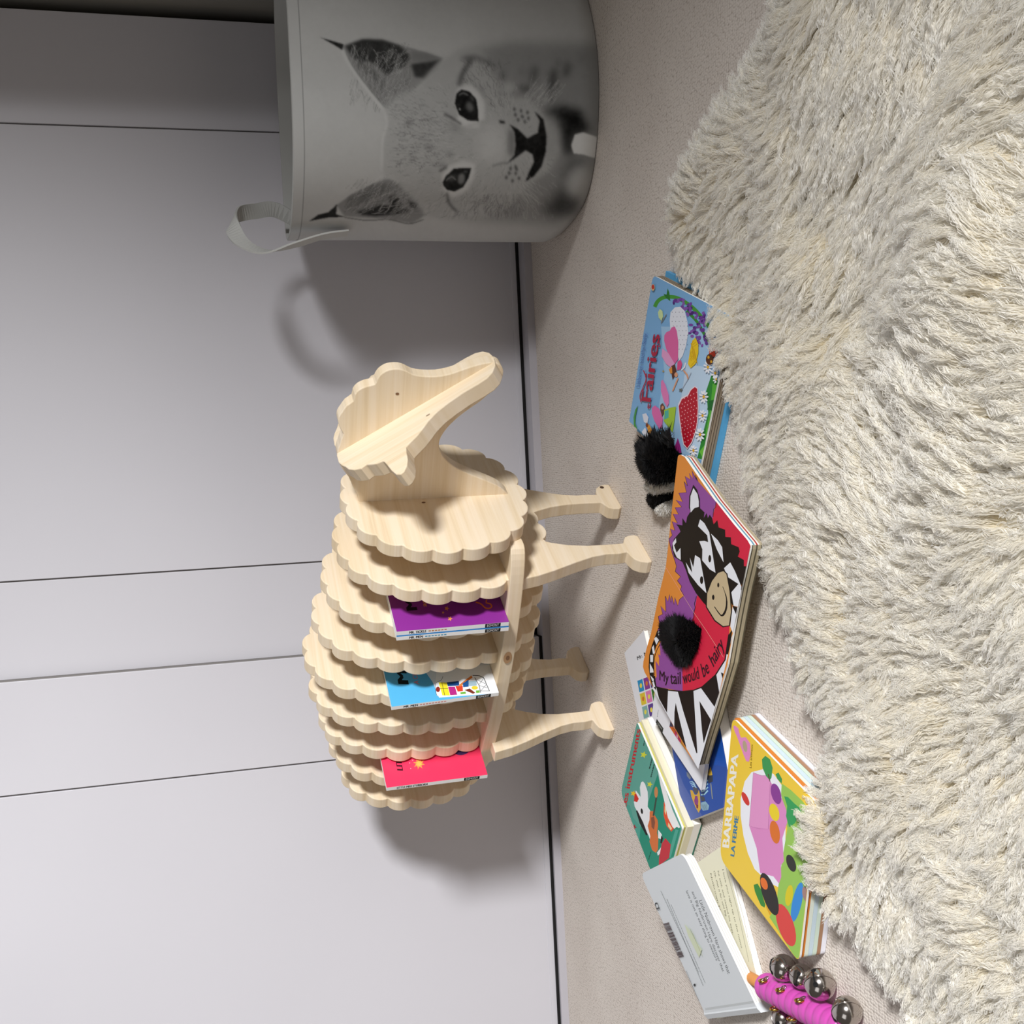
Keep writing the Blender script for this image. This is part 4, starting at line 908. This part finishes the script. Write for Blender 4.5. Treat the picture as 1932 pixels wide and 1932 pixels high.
# ================================================================== green book
FRp, FLp, NRp = [onz(*p, .026)[:2] for p in ((1202, 1362), (1170, 1500), (1287, 1562))]
ug = (FLp - FRp) / np.linalg.norm(FLp - FRp); vg = (NRp - FRp); Lg = np.linalg.norm(vg); vg /= Lg
Q = [FRp, FRp + ug * .134, FRp + ug * .134 + vg * Lg, FRp + vg * Lg]; l = np.mean(A(Q), 0)
t_ = thing('instruments_book', 'thick teal board book with a guitar-playing dog and a torn white edge', 'book', (l[0], l[1], 0))
m = MB(); slab(m, round_poly(Q, [.004, .012, .012, .003]), .0235, .026, mat('#5fa898', .45, 0, .35, 'book_cover'), PAPER)
P = Print(m, (0, 0, .026), UP, clip=[(*p, .026) for p in Q]); G = crop(1160, 1440, 8.782); g_ = lambda *L: [G(*p) for p in L]
P.poly(g_((710, 180), (760, 400), (870, 720), (1090, 1080), (980, 1540), (700, 1720), (530, 1790), (390, 1420), (430, 1050), (560, 620)), '#1f8f74')
P.poly(g_((100, 650), (390, 1420), (430, 1050), (300, 900), (250, 700)), '#4ea593')
P.line(g_((1030, 1100), (940, 1420), (900, 1560)), 6, '#4fa893')
P.poly(g_((415, 400), (435, 320), (465, 298), (500, 340), (545, 470), (552, 600), (545, 720), (590, 790), (570, 1000), (625, 1230), (600, 1305), (560, 1200), (470, 1020), (400, 850), (330, 720), (315, 640), (350, 600), (330, 520), (350, 450), (400, 520), (430, 560)), '#f1f2f4')
P.poly(g_((352, 790), (372, 780), (470, 980), (545, 1180), (520, 1200), (410, 990)), '#14100f'); P.ell(*G(448, 795), 2.1, 5.2, '#14100f', -8)
P.poly(g_((330, 480), (345, 485), (398, 590), (370, 645), (318, 630)), '#d6311f'); P.star(*G(308, 500), 6, '#efc92b')
P.poly(g_((578, 800), (630, 790), (660, 860), (710, 940), (718, 1030), (700, 1150), (722, 1250), (715, 1430), (680, 1485), (620, 1440), (575, 1300), (590, 1210), (545, 1040), (575, 940)), '#d9753a')
P.poly(g_((600, 900), (650, 880), (668, 980), (650, 1100), (610, 1060)), '#8a5138'); P.line(g_((640, 870), (665, 720), (690, 560)), 3, '#3b4b3d'); P.ell(*G(685, 480), 3.4, 10.5, '#cf8a54', 0)
P.poly(g_((720, 1100), (780, 1180), (770, 1260), (720, 1240)), '#eef0f0'); P.poly(g_((770, 1200), (800, 1240), (780, 1330), (755, 1320)), '#17130f'); P.poly(g_((700, 1480), (770, 1390), (750, 1500), (715, 1530)), '#eef0f0')
P.poly(g_((840, 1240), (930, 1350), (900, 1570), (730, 1700), (735, 1560), (780, 1330)), '#c9313d')
P.poly(g_((812, 640), (850, 690), (880, 900), (990, 1070), (940, 1135), (860, 1040), (810, 860)), '#e8562d'); P.poly(g_((830, 700), (855, 760), (850, 860), (825, 800)), '#f5d8a2'); P.poly(g_((890, 980), (950, 1080), (930, 1110), (880, 1040)), '#f5d8a2')
P.poly(g_((668, 0), (715, 120), (760, 370), (820, 620), (880, 900), (960, 1060), (990, 1085), (1030, 1050), (1060, 1075), (1085, 1062), (960, 780), (840, 420), (745, 100)), '#f6f7f5')
for q in ((580, 350, 6), (478, -140, 7)): P.star(*G(q[0], q[1]), q[2], '#d9dd3c')
P.star(*G(318, 1060), 6, '#a32a34'); P.star(*G(195, 960), 6, '#a3323a')
P.text('Les instruments', G(182, 770), G(432, -560), (-9.5, -1.4), '#cf2330', .012)
P.fine(G(478, -290), G(500, -400), 1.6, '#27534a', 3); P.fine(G(575, 90), G(620, -80), 2.0, '#1d3f38', 4); P.fine(G(600, 230), G(655, 10), 1.8, '#1d3f38', 5); P.fine(G(560, 1600), G(600, 1460), 1.4, '#155f4c', 6)
kid(m, 'front_cover', t_)
m = MB(); slab(m, Q, .0005, .0035, mat('#3f9a86', .45, 0, .35, 'book_cover')); kid(m, 'back_cover', t_)
rw = A([-vg[1], vg[0]]); 
if rw @ (FRp - FLp) < 0: rw = -rw
Qp = [FRp + rw * .001, Q[1] - rw * -.003, Q[2] + rw * .003, Q[3] + rw * .001]
for (za, zb, c_, ofs) in ((.0035, .0125, PAPER, .006), (.0126, .0205, CREAM, .003), (.0208, .0234, mat('#c9c26e', .6, 0, .2, 'lime_page'), -.001)):
    m = MB(); QQ = [Q[0] + rw * ofs, Q[1] + rw * .003, Q[2] + rw * .003, Q[3] + rw * ofs + vg * (.002 if ofs > 0 else -.001)]; slab(m, QQ, za, zb, c_); kid(m, 'page_block', t_)

# ================================================================== yellow farm book
FR, FL = onz(1382, 1353, .029)[:2], onz(1358, 1619, .029)[:2]
ub = (FL - FR) / np.linalg.norm(FL - FR); vb = A([-ub[1], ub[0]])
if vb[1] > 0: vb = -vb
Q = [FR, FR + ub * np.linalg.norm(FL - FR), FR + ub * np.linalg.norm(FL - FR) + vb * .172, FR + vb * .172]; l = np.mean(A(Q), 0)
t_ = thing('farm_board_book', 'yellow and green board book with a pink barn on its cover, touching the sheepskin edge', 'book', (l[0], l[1], 0))
m = MB(); slab(m, round_poly(Q, [.010, .014, .008, .008]), .0268, .029, mat('#f5cf34', .4, 0, .35, 'book_cover'), PAPER)
D = crop(1150, 1330, 4.293); d_ = lambda *L: [D(*p) for p in L]; E_ = crop(1340, 1600, 8.05); e_ = lambda *L: [E_(*p) for p in L]
P = Print(m, (0, 0, .029), UP, clip=[(*p, .029) for p in inset(round_poly(Q, [.010, .014, .008, .008]), .0006)])
P.poly(d_((1245, 520), (1150, 545), (1095, 620), (1062, 760), (1062, 900), (1085, 1060), (1120, 1200), (1175, 1330), (1290, 1440), (1420, 1500), (1430, 700), (1330, 560)), '#f3f4fa')
P.poly([D(1395, 635), D(1470, 690), D(1560, 775), D(1700, 960), D(1700, 1500), E_(1560, 800), E_(1480, 1500), E_(1360, 1722), E_(1280, 1650), E_(1100, 1360), E_(900, 1050), E_(1000, 880), E_(1040, 540), D(1400, 1250), D(1440, 1000), D(1390, 720)], '#9bc95a')
P.poly(d_((1165, 548), (1230, 572), (1290, 572), (1303, 620), (1285, 1005), (1210, 1000), (1132, 980)), '#e59acb')
P.poly([D(1303, 620), D(1400, 765), D(1432, 850), D(1440, 950), D(1400, 1080), E_(1120, 200), E_(1075, 260), E_(1080, 440), E_(1045, 540), E_(960, 430), E_(760, 380), E_(705, 0), D(1132, 982), D(1285, 1005)], '#e08fc6')
P.line(d_((1165, 548), (1132, 980), (1210, 1003), (1285, 1006), (1303, 620)), .5, '#a4588c'); P.line(d_((1165, 548), (1230, 572), (1290, 572), (1303, 620)), .5, '#a4588c')
P.poly(d_((1235, 440), (1262, 412), (1300, 440), (1322, 510), (1312, 590), (1298, 610), (1268, 575), (1240, 510)), '#3e9a54'); P.line(d_((1285, 560), (1300, 620)), 1.5, '#5c3a26')
P.poly(d_((1345, 560), (1370, 548), (1398, 600), (1395, 638), (1360, 600)), '#3e9a54'); P.poly(d_((1415, 740), (1445, 745), (1500, 800), (1560, 850), (1500, 960), (1455, 990), (1430, 900), (1440, 820)), '#37a05a')
P.poly(e_((660, 560), (720, 540), (780, 640), (800, 740), (838, 860), (825, 905), (770, 870), (720, 760), (680, 660)), '#3a8b38')
P.poly(e_((845, 810), (925, 990), (910, 1030), (850, 900)), '#e3a91f')
# plain garden shapes: pond, flower bed, straw, bushes
P.ell(*E_(1320, 820), 9, 38, '#3a8ed8', 12); P.ell(*E_(1200, 720), 7, 20, '#dccb24', 8); P.ell(*E_(1150, 1170), 15, 42, '#de4a44', -18)
P.ell(*E_(900, 700), 13, 42, '#2e2a28', -18); P.ell(*E_(1450, 700), 6, 15, '#a5837a', -10); P.ell(*E_(820, 540), 6, 12, '#e8752e', -20); P.ell(*E_(1230, 230), 8, 17, '#34332f', -20)
P.ell(*D(1350, 720), 9, 20, '#8d3f96', -15); P.ell(*D(1335, 870), 9, 17, '#f0d52e', -15); P.ell(*D(1340, 1030), 9, 22, '#e0762a', -10); P.ell(*D(1102, 760), 5, 14, '#d63b33', -25)
P.poly(d_((1003, 175), (1015, 165), (1045, 190), (1048, 215), (1065, 265), (1105, 262), (1140, 310), (1145, 400), (1130, 460), (1108, 455), (1085, 400), (1060, 330), (1035, 260), (1015, 215)), '#e691c7'); P.ell(*D(1098, 335), 4, 11, '#b9a789', -10)
P.text('BARBAPAPA', D(968, 1165), D(1045, 405), (-13.5, -2.2), '#f6f3e6', .018)
P.text('LA FERME', D(1010, 1232), D(1046, 905), (-7.5, -2), '#3b80a8', .02)
P.text('Les animaux', D(1150, 515), D(1162, 320), (-4, -1), '#7a5a1a')
kid(m, 'front_cover', t_)
rb = -ub
for (za, zb, c_, ofs) in ((.0005, .0055, mat('#e9e9f2', .6, 0, .3, 'lilac_page'), .0035), (.0057, .0095, mat('#a98266', .6, 0, .3, 'tan_page'), .0025), (.0097, .0140, mat('#cfe0d0', .6, 0, .3, 'mint_page'), .002), (.0142, .0185, mat('#c9dbe4', .6, 0, .3, 'pale_blue_page'), .0015), (.0187, .0228, mat('#dfe6d8', .6, 0, .3, 'pale_green_page'), .001), (.023, .0266, mat('#d9812f', .6, 0, .3, 'orange_page'), .0008)):
    m = MB(); QQ = [Q[0] + rb * ofs, Q[1], Q[2], Q[3] + rb * ofs]; QQ[2] = QQ[2] - vb * .002; QQ[3] = QQ[3] - vb * .002; slab(m, round_poly(QQ, .006), za, zb, c_, None); kid(m, 'board_page', t_)

# ================================================================== open white board book
hn = A([-.5586, 1.0599]); u2 = A([.89440869, .44769978]); n2_ = A([-.44769978, .89440869]); W2 = .156
l = hn + u2 * .08 + n2_ * .08
t_ = thing('hare_board_book', 'white board book lying half open with the barcode of its back cover up', 'book', (l[0], l[1], 0))
CO = mat('#dfe4e6', .35, 0, .4, 'pale_cover')
kc = crop(1200, 1600, 5.82); k_ = lambda *L: [kc(*p) for p in L]
ph = math.radians(15.0); U3 = A([*(u2 * math.cos(ph)), math.sin(ph)]); N3 = A([*n2_, 0]); W3 = np.cross(U3, N3); h0 = A([*hn, .017])
if W3[2] < 0: W3 = -W3
def leaf(m, P0, U_, w, V_, h, up, th, mt, sd, r=.012):
    flat = round_poly([A([0, 0]), A([w, 0]), A([w, h]), A([0, h])], [.001, r, r, .001])
    tp = [P0 + U_ * p[0] + V_ * p[1] for p in flat]; bt = [q - up * th for q in tp]
    m.prism(bt, tp, mt, sd)
m = MB(); leaf(m, h0, U3, .170, N3, .150, W3, .0026, CO, PAPER)
P = Print(m, h0, W3, clip=[h0, h0 + U3 * .17, h0 + U3 * .17 + N3 * .15, h0 + N3 * .15])
P.line(k_((760, 1770), (1290, 1690)), 4.5, '#c9cdcd')
INK = '#5a5e5e'
P.text('Little Nutbrown Hare shows that', kc(690, 575), kc(1010, 1385), (5.5, -2.2), INK, .004)
P.text('and Big Nutbrown Hare discover that', kc(610, 480), kc(950, 1360), (4.3, -1.8), INK, .002); P.text('love is not an easy thing to measure', kc(545, 470), kc(880, 1240), (4.0, -1.6), INK, .002)
for (p, q, s_) in (((385, 620), (760, 1480), 'aaaa'), ((340, 560), (740, 1510), 'aaa'), ((275, 470), (690, 1360), 'aa'), ((555, 1345), (700, 1690), 'a'), ((530, 1345), (670, 1650), '')):
    P.fine(kc(*p), kc(*q), .8, '#8a8e8e', len(s_))
P.text('CE', kc(205, 600), kc(238, 690), (6, -2.2), '#3a3e3e', .01)
bo, bu, bv = A([303., 830.]), A([177., 395.]), A([62., -18.]); x = 0; rbx = np.random.default_rng(12)
while x < .97:
    w_ = rbx.choice([.008, .016, .024]); P.poly(k_(*[bo + bu * x, bo + bu * (x + w_), bo + bu * (x + w_) + bv, bo + bu * x + bv]), '#5b4a4a'); x += w_ + rbx.choice([.007, .012, .018])
P.ell(*kc(650, 1500), 2.0, 2.4, '#2c2e2e')
P.poly(k_((540, 830), (600, 900), (660, 1010), (730, 1110), (700, 1200), (640, 1080), (580, 960)), '#dbe3c3')
for q in range(9): P.line(k_((600 + q * 12, 880 + q * 26), (640 + q * 12, 960 + q * 28)), .6, '#b5bd8e')
kid(m, 'back_cover', t_)
m = MB()
for k, (dp, tk) in enumerate(((.0030, .0022), (.0056, .0022), (.0082, .0022))):
    leaf(m, h0 - W3 * dp + U3 * .001, U3, .166, N3, .148, W3, tk, PAPER, mat('#f0efe6', .7, 0, .2, 'page_edge') if k % 2 else PAPER)
kid(m, 'upper_pages', t_)
def sheet(m, z, th, w, h, sx=0.0): 
    leaf(m, A([*(hn + u2 * sx), z]), A([.861, .509, 0]), w, A([-.509, .861, 0]), h, A([0, 0, 1.0]), th, mat('#f0eed8', .6, 0, .2, 'cream_page'), PAPER)
m = MB(); sheet(m, .0078, .0072, .166, .140, .002); 
P = Print(m, (0, 0, .0078), UP); RI = '#5c5638'
P.poly(k_((680, 235), (720, 260), (770, 350), (800, 470), (760, 440), (715, 380)), '#c9bb3e'); P.poly(k_((740, 380), (790, 430), (845, 550), (850, 640), (800, 590), (750, 470)), '#8e5a3a')
P.text('I love you right up to the moon', kc(945, 232), kc(1155, 1100), (2.6, -.6), RI, .004); P.text('he said, and closed his eyes.', kc(895, 250), kc(1060, 950), (2.6, -.6), RI, .004); P.text('Oh, that is far, said Big', kc(850, 250), kc(985, 750), (2.6, -.6), RI, .004); P.text('Nutbrown Hare.', kc(812, 275), kc(945, 800), (2.6, -.6), RI, .004)
P.line(k_((960, 100), (1010, 300), (1120, 700), (1240, 1250)), .5, '#8e8a72'); P.line(k_((1000, 110), (1060, 320), (1180, 760), (1290, 1280)), .4, '#b8b49c')
kid(m, 'lower_page', t_)
m = MB()   # spine
sp = [A([*(hn + u2 * a + n2_ * b), z]) for b in (-.001, .153) for a, z in ((-.006, .0005), (.004, .0005), (.004, .0165), (-.001, .0175), (-.006, .014))]
m.add(sp, [(0, 1, 2, 3, 4)[::-1], (5, 6, 7, 8, 9)] + [(i, (i + 1) % 5, 5 + (i + 1) % 5, 5 + i) for i in range(5)], CO); kid(m, 'spine', t_)

# ================================================================== jingle bell stick
a0_, a1_ = onz(1442, 1859, .0146), onz(1598, 1944, .0140); ax_ = (a1_ - a0_) / np.linalg.norm(a1_ - a0_); LH = np.linalg.norm(a1_ - a0_)
t_ = thing('jingle_bell_stick', 'pink ribbed wooden stick with silver jingle bells, lying by the open white book', 'rattle', (a0_[0], a0_[1], 0))
PINK = mat('#cc4cae', .38, 0, .5, 'pink_lacquer'); m = MB(); pts, rs = [], []; NR_ = 12
for i in range(NR_ * 8 + 1):
    q = i / (NR_ * 8); w_ = (i % 8) / 8; r = .0140 - .0011 * (abs(2 * w_ - 1) ** 3)
    if q < .05: r *= math.sqrt(max(.02, 1 - ((.05 - q) / .05) ** 2)) * .35 + .65
    pts.append(a0_ + ax_ * LH * q); rs.append(r)
m.tube(pts, rs, PINK, 32); kid(m, 'handle_grip', t_, smooth=True)
m = MB(); m.tube([a0_ - ax_ * .095, a0_ - ax_ * .04, a0_ + ax_ * .004], [.0060, .0061, .0062], mat('#c98a4e', .5, 0, .3, 'bare_dowel'), 20); kid(m, 'dowel', t_, smooth=True)
SIL = mat('#b9b2ac', .16, 1.0, .5, 'polished_steel'); BRS = mat('#c9a24a', .25, 1.0, .5, 'brass'); BH = mat('#060505', .9, name='black_hole')
def bell(c, r, slot, eye=None):
    b = bpy.data.objects.new('bell', None)
    m = MB(); m.sphere(c, r, SIL, 32, 20); d = A(slot, float); d /= np.linalg.norm(d); q = np.cross(d, [0.3, .2, 1]); q /= np.linalg.norm(q); w_ = np.cross(d, q)
    ring = [A(c) + (w_ * math.cos(z) + d * math.sin(z)) * r * 1.012 for z in np.linspace(0, 2 * PI, 36, endpoint=False)]; m.tube(ring, r * .035, SIL, 6, closed=True)
    for sgn in (-1, 1):
        cc = A(c) + (d * .86 + q * .42 * sgn) ; 
        o3 = A(c) + (d * .86 + q * .50 * sgn) / np.linalg.norm(d * .86 + q * .50 * sgn) * r; nn_ = (o3 - A(c)) / r; tt = np.cross(nn_, d); tt /= np.linalg.norm(tt); ss = np.cross(nn_, tt)
        m.add([o3 + nn_ * .0002 + (tt * math.cos(z) + ss * math.sin(z)) * r * .17 for z in [2 * PI * i / 12 for i in range(12)]], [tuple(range(12))], BH)
    m.tube([A(c) + (d * math.cos(z) + q * math.sin(z)) * r * 1.008 for z in np.linspace(-.5, .5, 9)], r * .06, BH, 6)
    o = kid(m, 'bell', t_, smooth=True)
    if eye is not None:
        m = MB(); e = A(eye, float); up = A(c) - e; up[2] = abs(up[2]) + .006; up /= np.linalg.norm(up); sd = np.cross(up, ax_); sd /= np.linalg.norm(sd)
        cc = e + A([0, 0, .0045]); m.tube([cc + (ax_ * math.cos(z) + A([0, 0, 1]) * math.sin(z)) * .0042 for z in np.linspace(-.6, 5.4, 18)], .0012, BRS, 8)
        m.tube([e - A([0, 0, .003]), cc - A([0, 0, .004])], .0013, BRS, 8); m2 = [cc + (sd * math.cos(z) * 1.0 + A([0, 0, .8]) * math.sin(z)) * .0036 + (A(c) - cc) / np.linalg.norm(A(c) - cc) * .003 for z in np.linspace(0, 2 * PI, 14, endpoint=False)]
        m.tube(m2, .0007, SIL, 6, closed=True); kid(m, 'eye_screw', t_, smooth=True)
sideR = A([1.0, .12, 0])
def gp(q, ang): 
    v = np.cross(ax_, A([0, 0, 1.0])); v /= np.linalg.norm(v)
    if v[0] < 0: v = -v
    w_ = np.cross(ax_, v); w_ = w_ if w_[2] > 0 else -w_
    return a0_ + ax_ * LH * q + (v * math.cos(ang) + w_ * math.sin(ang)) * .0128
for px_, r_, sl_, q_, an_ in (((1478, 1826), .0132, (.2, .3, .9), .13, .5), ((1512, 1842), .0118, (.1, -.6, .75), .36, .5), ((1547, 1857), .0145, (.75, -.3, .6), .60, .5), ((1598, 1908), .0135, (-.3, .5, .8), None, 0), ((1477, 1922), .0118, (-.3, -.2, .9), .24, 2.7), ((1506, 1940), .0118, (-.2, -.4, .9), .46, 2.7)):
    bell(onz(*px_, r_ + .0004), r_, sl_, None if q_ is None else gp(q_, an_))

# ================================================================== little books on the sheep's shelf
qc = crop(700, 1100, 4.83); q_ = lambda *L: [qc(*p) for p in L]
def shelf_book(name, label, t0, sp0, th, lean, cover, prints, spine_prints, dtw=0.0):
    zb = .1953; hh = .140; w = .127
    def pt(s, z, back): return sheep(t0 - lean * z / hh - (th if back else 0) + dtw * (s - sp0) / w, s, zb + z)
    base = pt(sp0 + w / 2, 0, False); t = thing(name, label, 'book', tuple(base), 0, 'little picture books kept between the slices of the sheep')
    f = [pt(sp0, 0, 0), pt(sp0 + w, 0, 0), pt(sp0 + w, hh, 0), pt(sp0, hh, 0)]; b = [pt(sp0, 0, 1), pt(sp0 + w, 0, 1), pt(sp0 + w, hh, 1), pt(sp0, hh, 1)]
    m = MB(); m.prism(b, f, cover, mat('#f3f3f1', .5, 0, .3, 'white_spine'))
    N = np.cross(f[1] - f[0], f[3] - f[0]); P = Print(m, f[0], N, clip=f); prints(P); kid(m, 'cover', t)
    m = MB(); sn = -A([*E2, 0]); sp_ = [f[0], b[0], b[3], f[3]]; m.add([p + sn * .00005 for p in sp_], [(0, 1, 2, 3)], mat('#f3f3f1', .5, 0, .3, 'white_spine')); P = Print(m, f[0], sn, .00008); P.on = lambda p: f[3] + (f[0] - f[3]) * p[0] + (b[3] - f[3]) * p[1]; spine_prints(P); kid(m, 'spine', t)
    return t
def sp_text(txt, a, b, s2='', b2=.5, la=.785, lb=.925, c2='#c98a5a'):
    def g(P):
        P.text(txt, (a, .82), (b, .82), (0, -.66), '#161616', .03)
        if s2:
            x = b + .02
            while x < b2: P.poly([(x, .38), (x + .02, .38), (x + .02, .66), (x, .66)], c2); x += .028
        P.poly([(la, .04), (lb, .04), (lb, .96), (la, .96)], '#131313'); P.text('EGMONT', (la + .015, .80), (lb - .015, .80), (0, -.60), '#e8e8e4')
    return g
def c1(P):
    P.text('MR.', qc(424, 250), qc(372, 20), (-21, 1.5), '#1b0f1d', .03); P.text('and the', qc(508, 215), qc(470, -10), (-9, 0), '#eda85c', .012)
    for x, y, r in ((690, 232, 5), (720, 325, 5), (657, 270, 3)): P.star(*qc(x, y), r, '#e79a4e', 5)
    P.line(q_((955, 175), (1000, 190), (1040, 225), (1075, 232), (1100, 215), (1085, 190), (1050, 180), (1055, 150)), 2.6, '#e8812e', 4)
    P.text('tickle', qc(0, 0), qc(1, 0), (0, 0), '#5e2c83') if False else None
shelf_book('purple_picture_book', 'small purple picture book at the head end of the sheep bookcase', -.0475, -.129, .0062, .001, mat('#8b2f93', .35, 0, .4, 'book_cover'), c1, sp_text('MR. TICKLE', .11, .26, 'and the Dragon', .43))
def c1b(P): P.poly(q_((140, 30), (150, 20), (245, 300), (240, 312)), '#bfe4f2')
shelf_book('blue_picture_book', 'small dark blue picture book standing right behind the purple one', -.0542, -.131, .0058, .0008, mat('#15649c', .35, 0, .4, 'book_cover'), c1b, sp_text('MR. MEN', .11, .23, 'A White Christmas', .44, c2='#4a9fc0'))
def c2f(P):
    P.poly(q_((430, 700), (1160, 700), (1215, 1000), (620, 1045), (560, 900), (460, 760)), '#dfe6ee'); P.poly(q_((600, 780), (1160, 740), (1215, 1000), (600, 1030), (585, 930)), '#f0f2f4')
    P.text('MR.', qc(346, 928), qc(290, 640), (-21, -1), '#0f1a1f', .03); P.text('A CHRISTMAS', qc(437, 922), qc(380, 640), (-9.5, -.5), '#d9737c', .006)
    P.line(q_((655, 850), (640, 885), (600, 905), (585, 935), (592, 1000), (605, 1030)), .7, '#25211e', 4)
    P.poly(q_((615, 905), (690, 908), (720, 1025), (650, 1025)), '#efe033'); P.line(q_((645, 905), (672, 1025)), .9, '#3a2c16'); P.line(q_((622, 962), (702, 962)), .9, '#3a2c16')
    P.poly(q_((690, 905), (800, 893), (805, 935), (700, 940)), '#174a86'); P.poly(q_((702, 945), (765, 945), (785, 1018), (722, 1022)), '#b52a83'); P.poly(q_((768, 940), (835, 935), (838, 985), (790, 990)), '#d9442a')
    P.poly(q_((800, 930), (915, 842), (925, 862), (812, 945)), '#df7f36'); P.poly(q_((835, 915), (890, 880), (890, 945), (840, 950)), '#1d5594'); P.poly(q_((888, 895), (960, 890), (965, 935), (892, 940)), '#9fb8c4')
    P.poly(q_((850, 975), (900, 962), (950, 1000), (930, 1010)), '#7a3322'); P.ell(*qc(945, 955), 6, 3.5, '#e5cf3a'); P.poly(q_((812, 998), (862, 990), (865, 1010), (818, 1014)), '#6fb23c'); P.poly(q_((955, 980), (990, 978), (992, 1000), (958, 1003)), '#6fb23c')
    P.line(q_((925, 842), (985, 845), (1028, 865), (1055, 930), (1080, 985)), 1.2, '#1b1815'); P.line(q_((945, 862), (985, 935), (1000, 1000)), 1.1, '#1b1815')
    for a, b in (((960, 880), (1045, 920)), ((1028, 868), (985, 925)), ((985, 935), (1060, 955)), ((1050, 925), (1000, 985)), ((1005, 985), (1075, 985))): P.line(q_(a, b), .6, '#1b1815')
    P.ell(*qc(610, 970), 4, 5, '#8e2a22')
shelf_book('sky_blue_picture_book', 'small sky blue and white picture book midway along the sheep bookcase', -.1695, -.127, .0058, .0065, mat('#57b4e4', .35, 0, .4, 'book_cover'), c2f, sp_text('MR. MEN', .11, .24, 'A Christmas Carol', .50, c2='#d8867c'))
def c3(P):
    P.text('LITTLE MISS', qc(292, 1712), qc(235, 1340), (-11.5, -.5), '#3a1020', .02); P.star(*qc(438, 1645), 11.5, '#f59a52', 8, .2); P.star(*qc(438, 1645), 7.5, '#fbc05e', 8, .5)
    for x, y in ((370, 1590), (352, 1640), (362, 1690), (380, 1615)): P.ell(*qc(x, y), 1, 1, '#f3a3b2', 0, 8)
    P.ell(*qc(825, 1510), 17, 12, '#46305e', -10)
shelf_book('pink_picture_book', 'small pink picture book with a yellow star near the tail end of the sheep bookcase', -.3255, -.127, .0062, .002, mat('#ee3a62', .35, 0, .4, 'book_cover'), c3, sp_text('LITTLE MISS STUBBORN', .10, .40, '', .5, .765, .92))
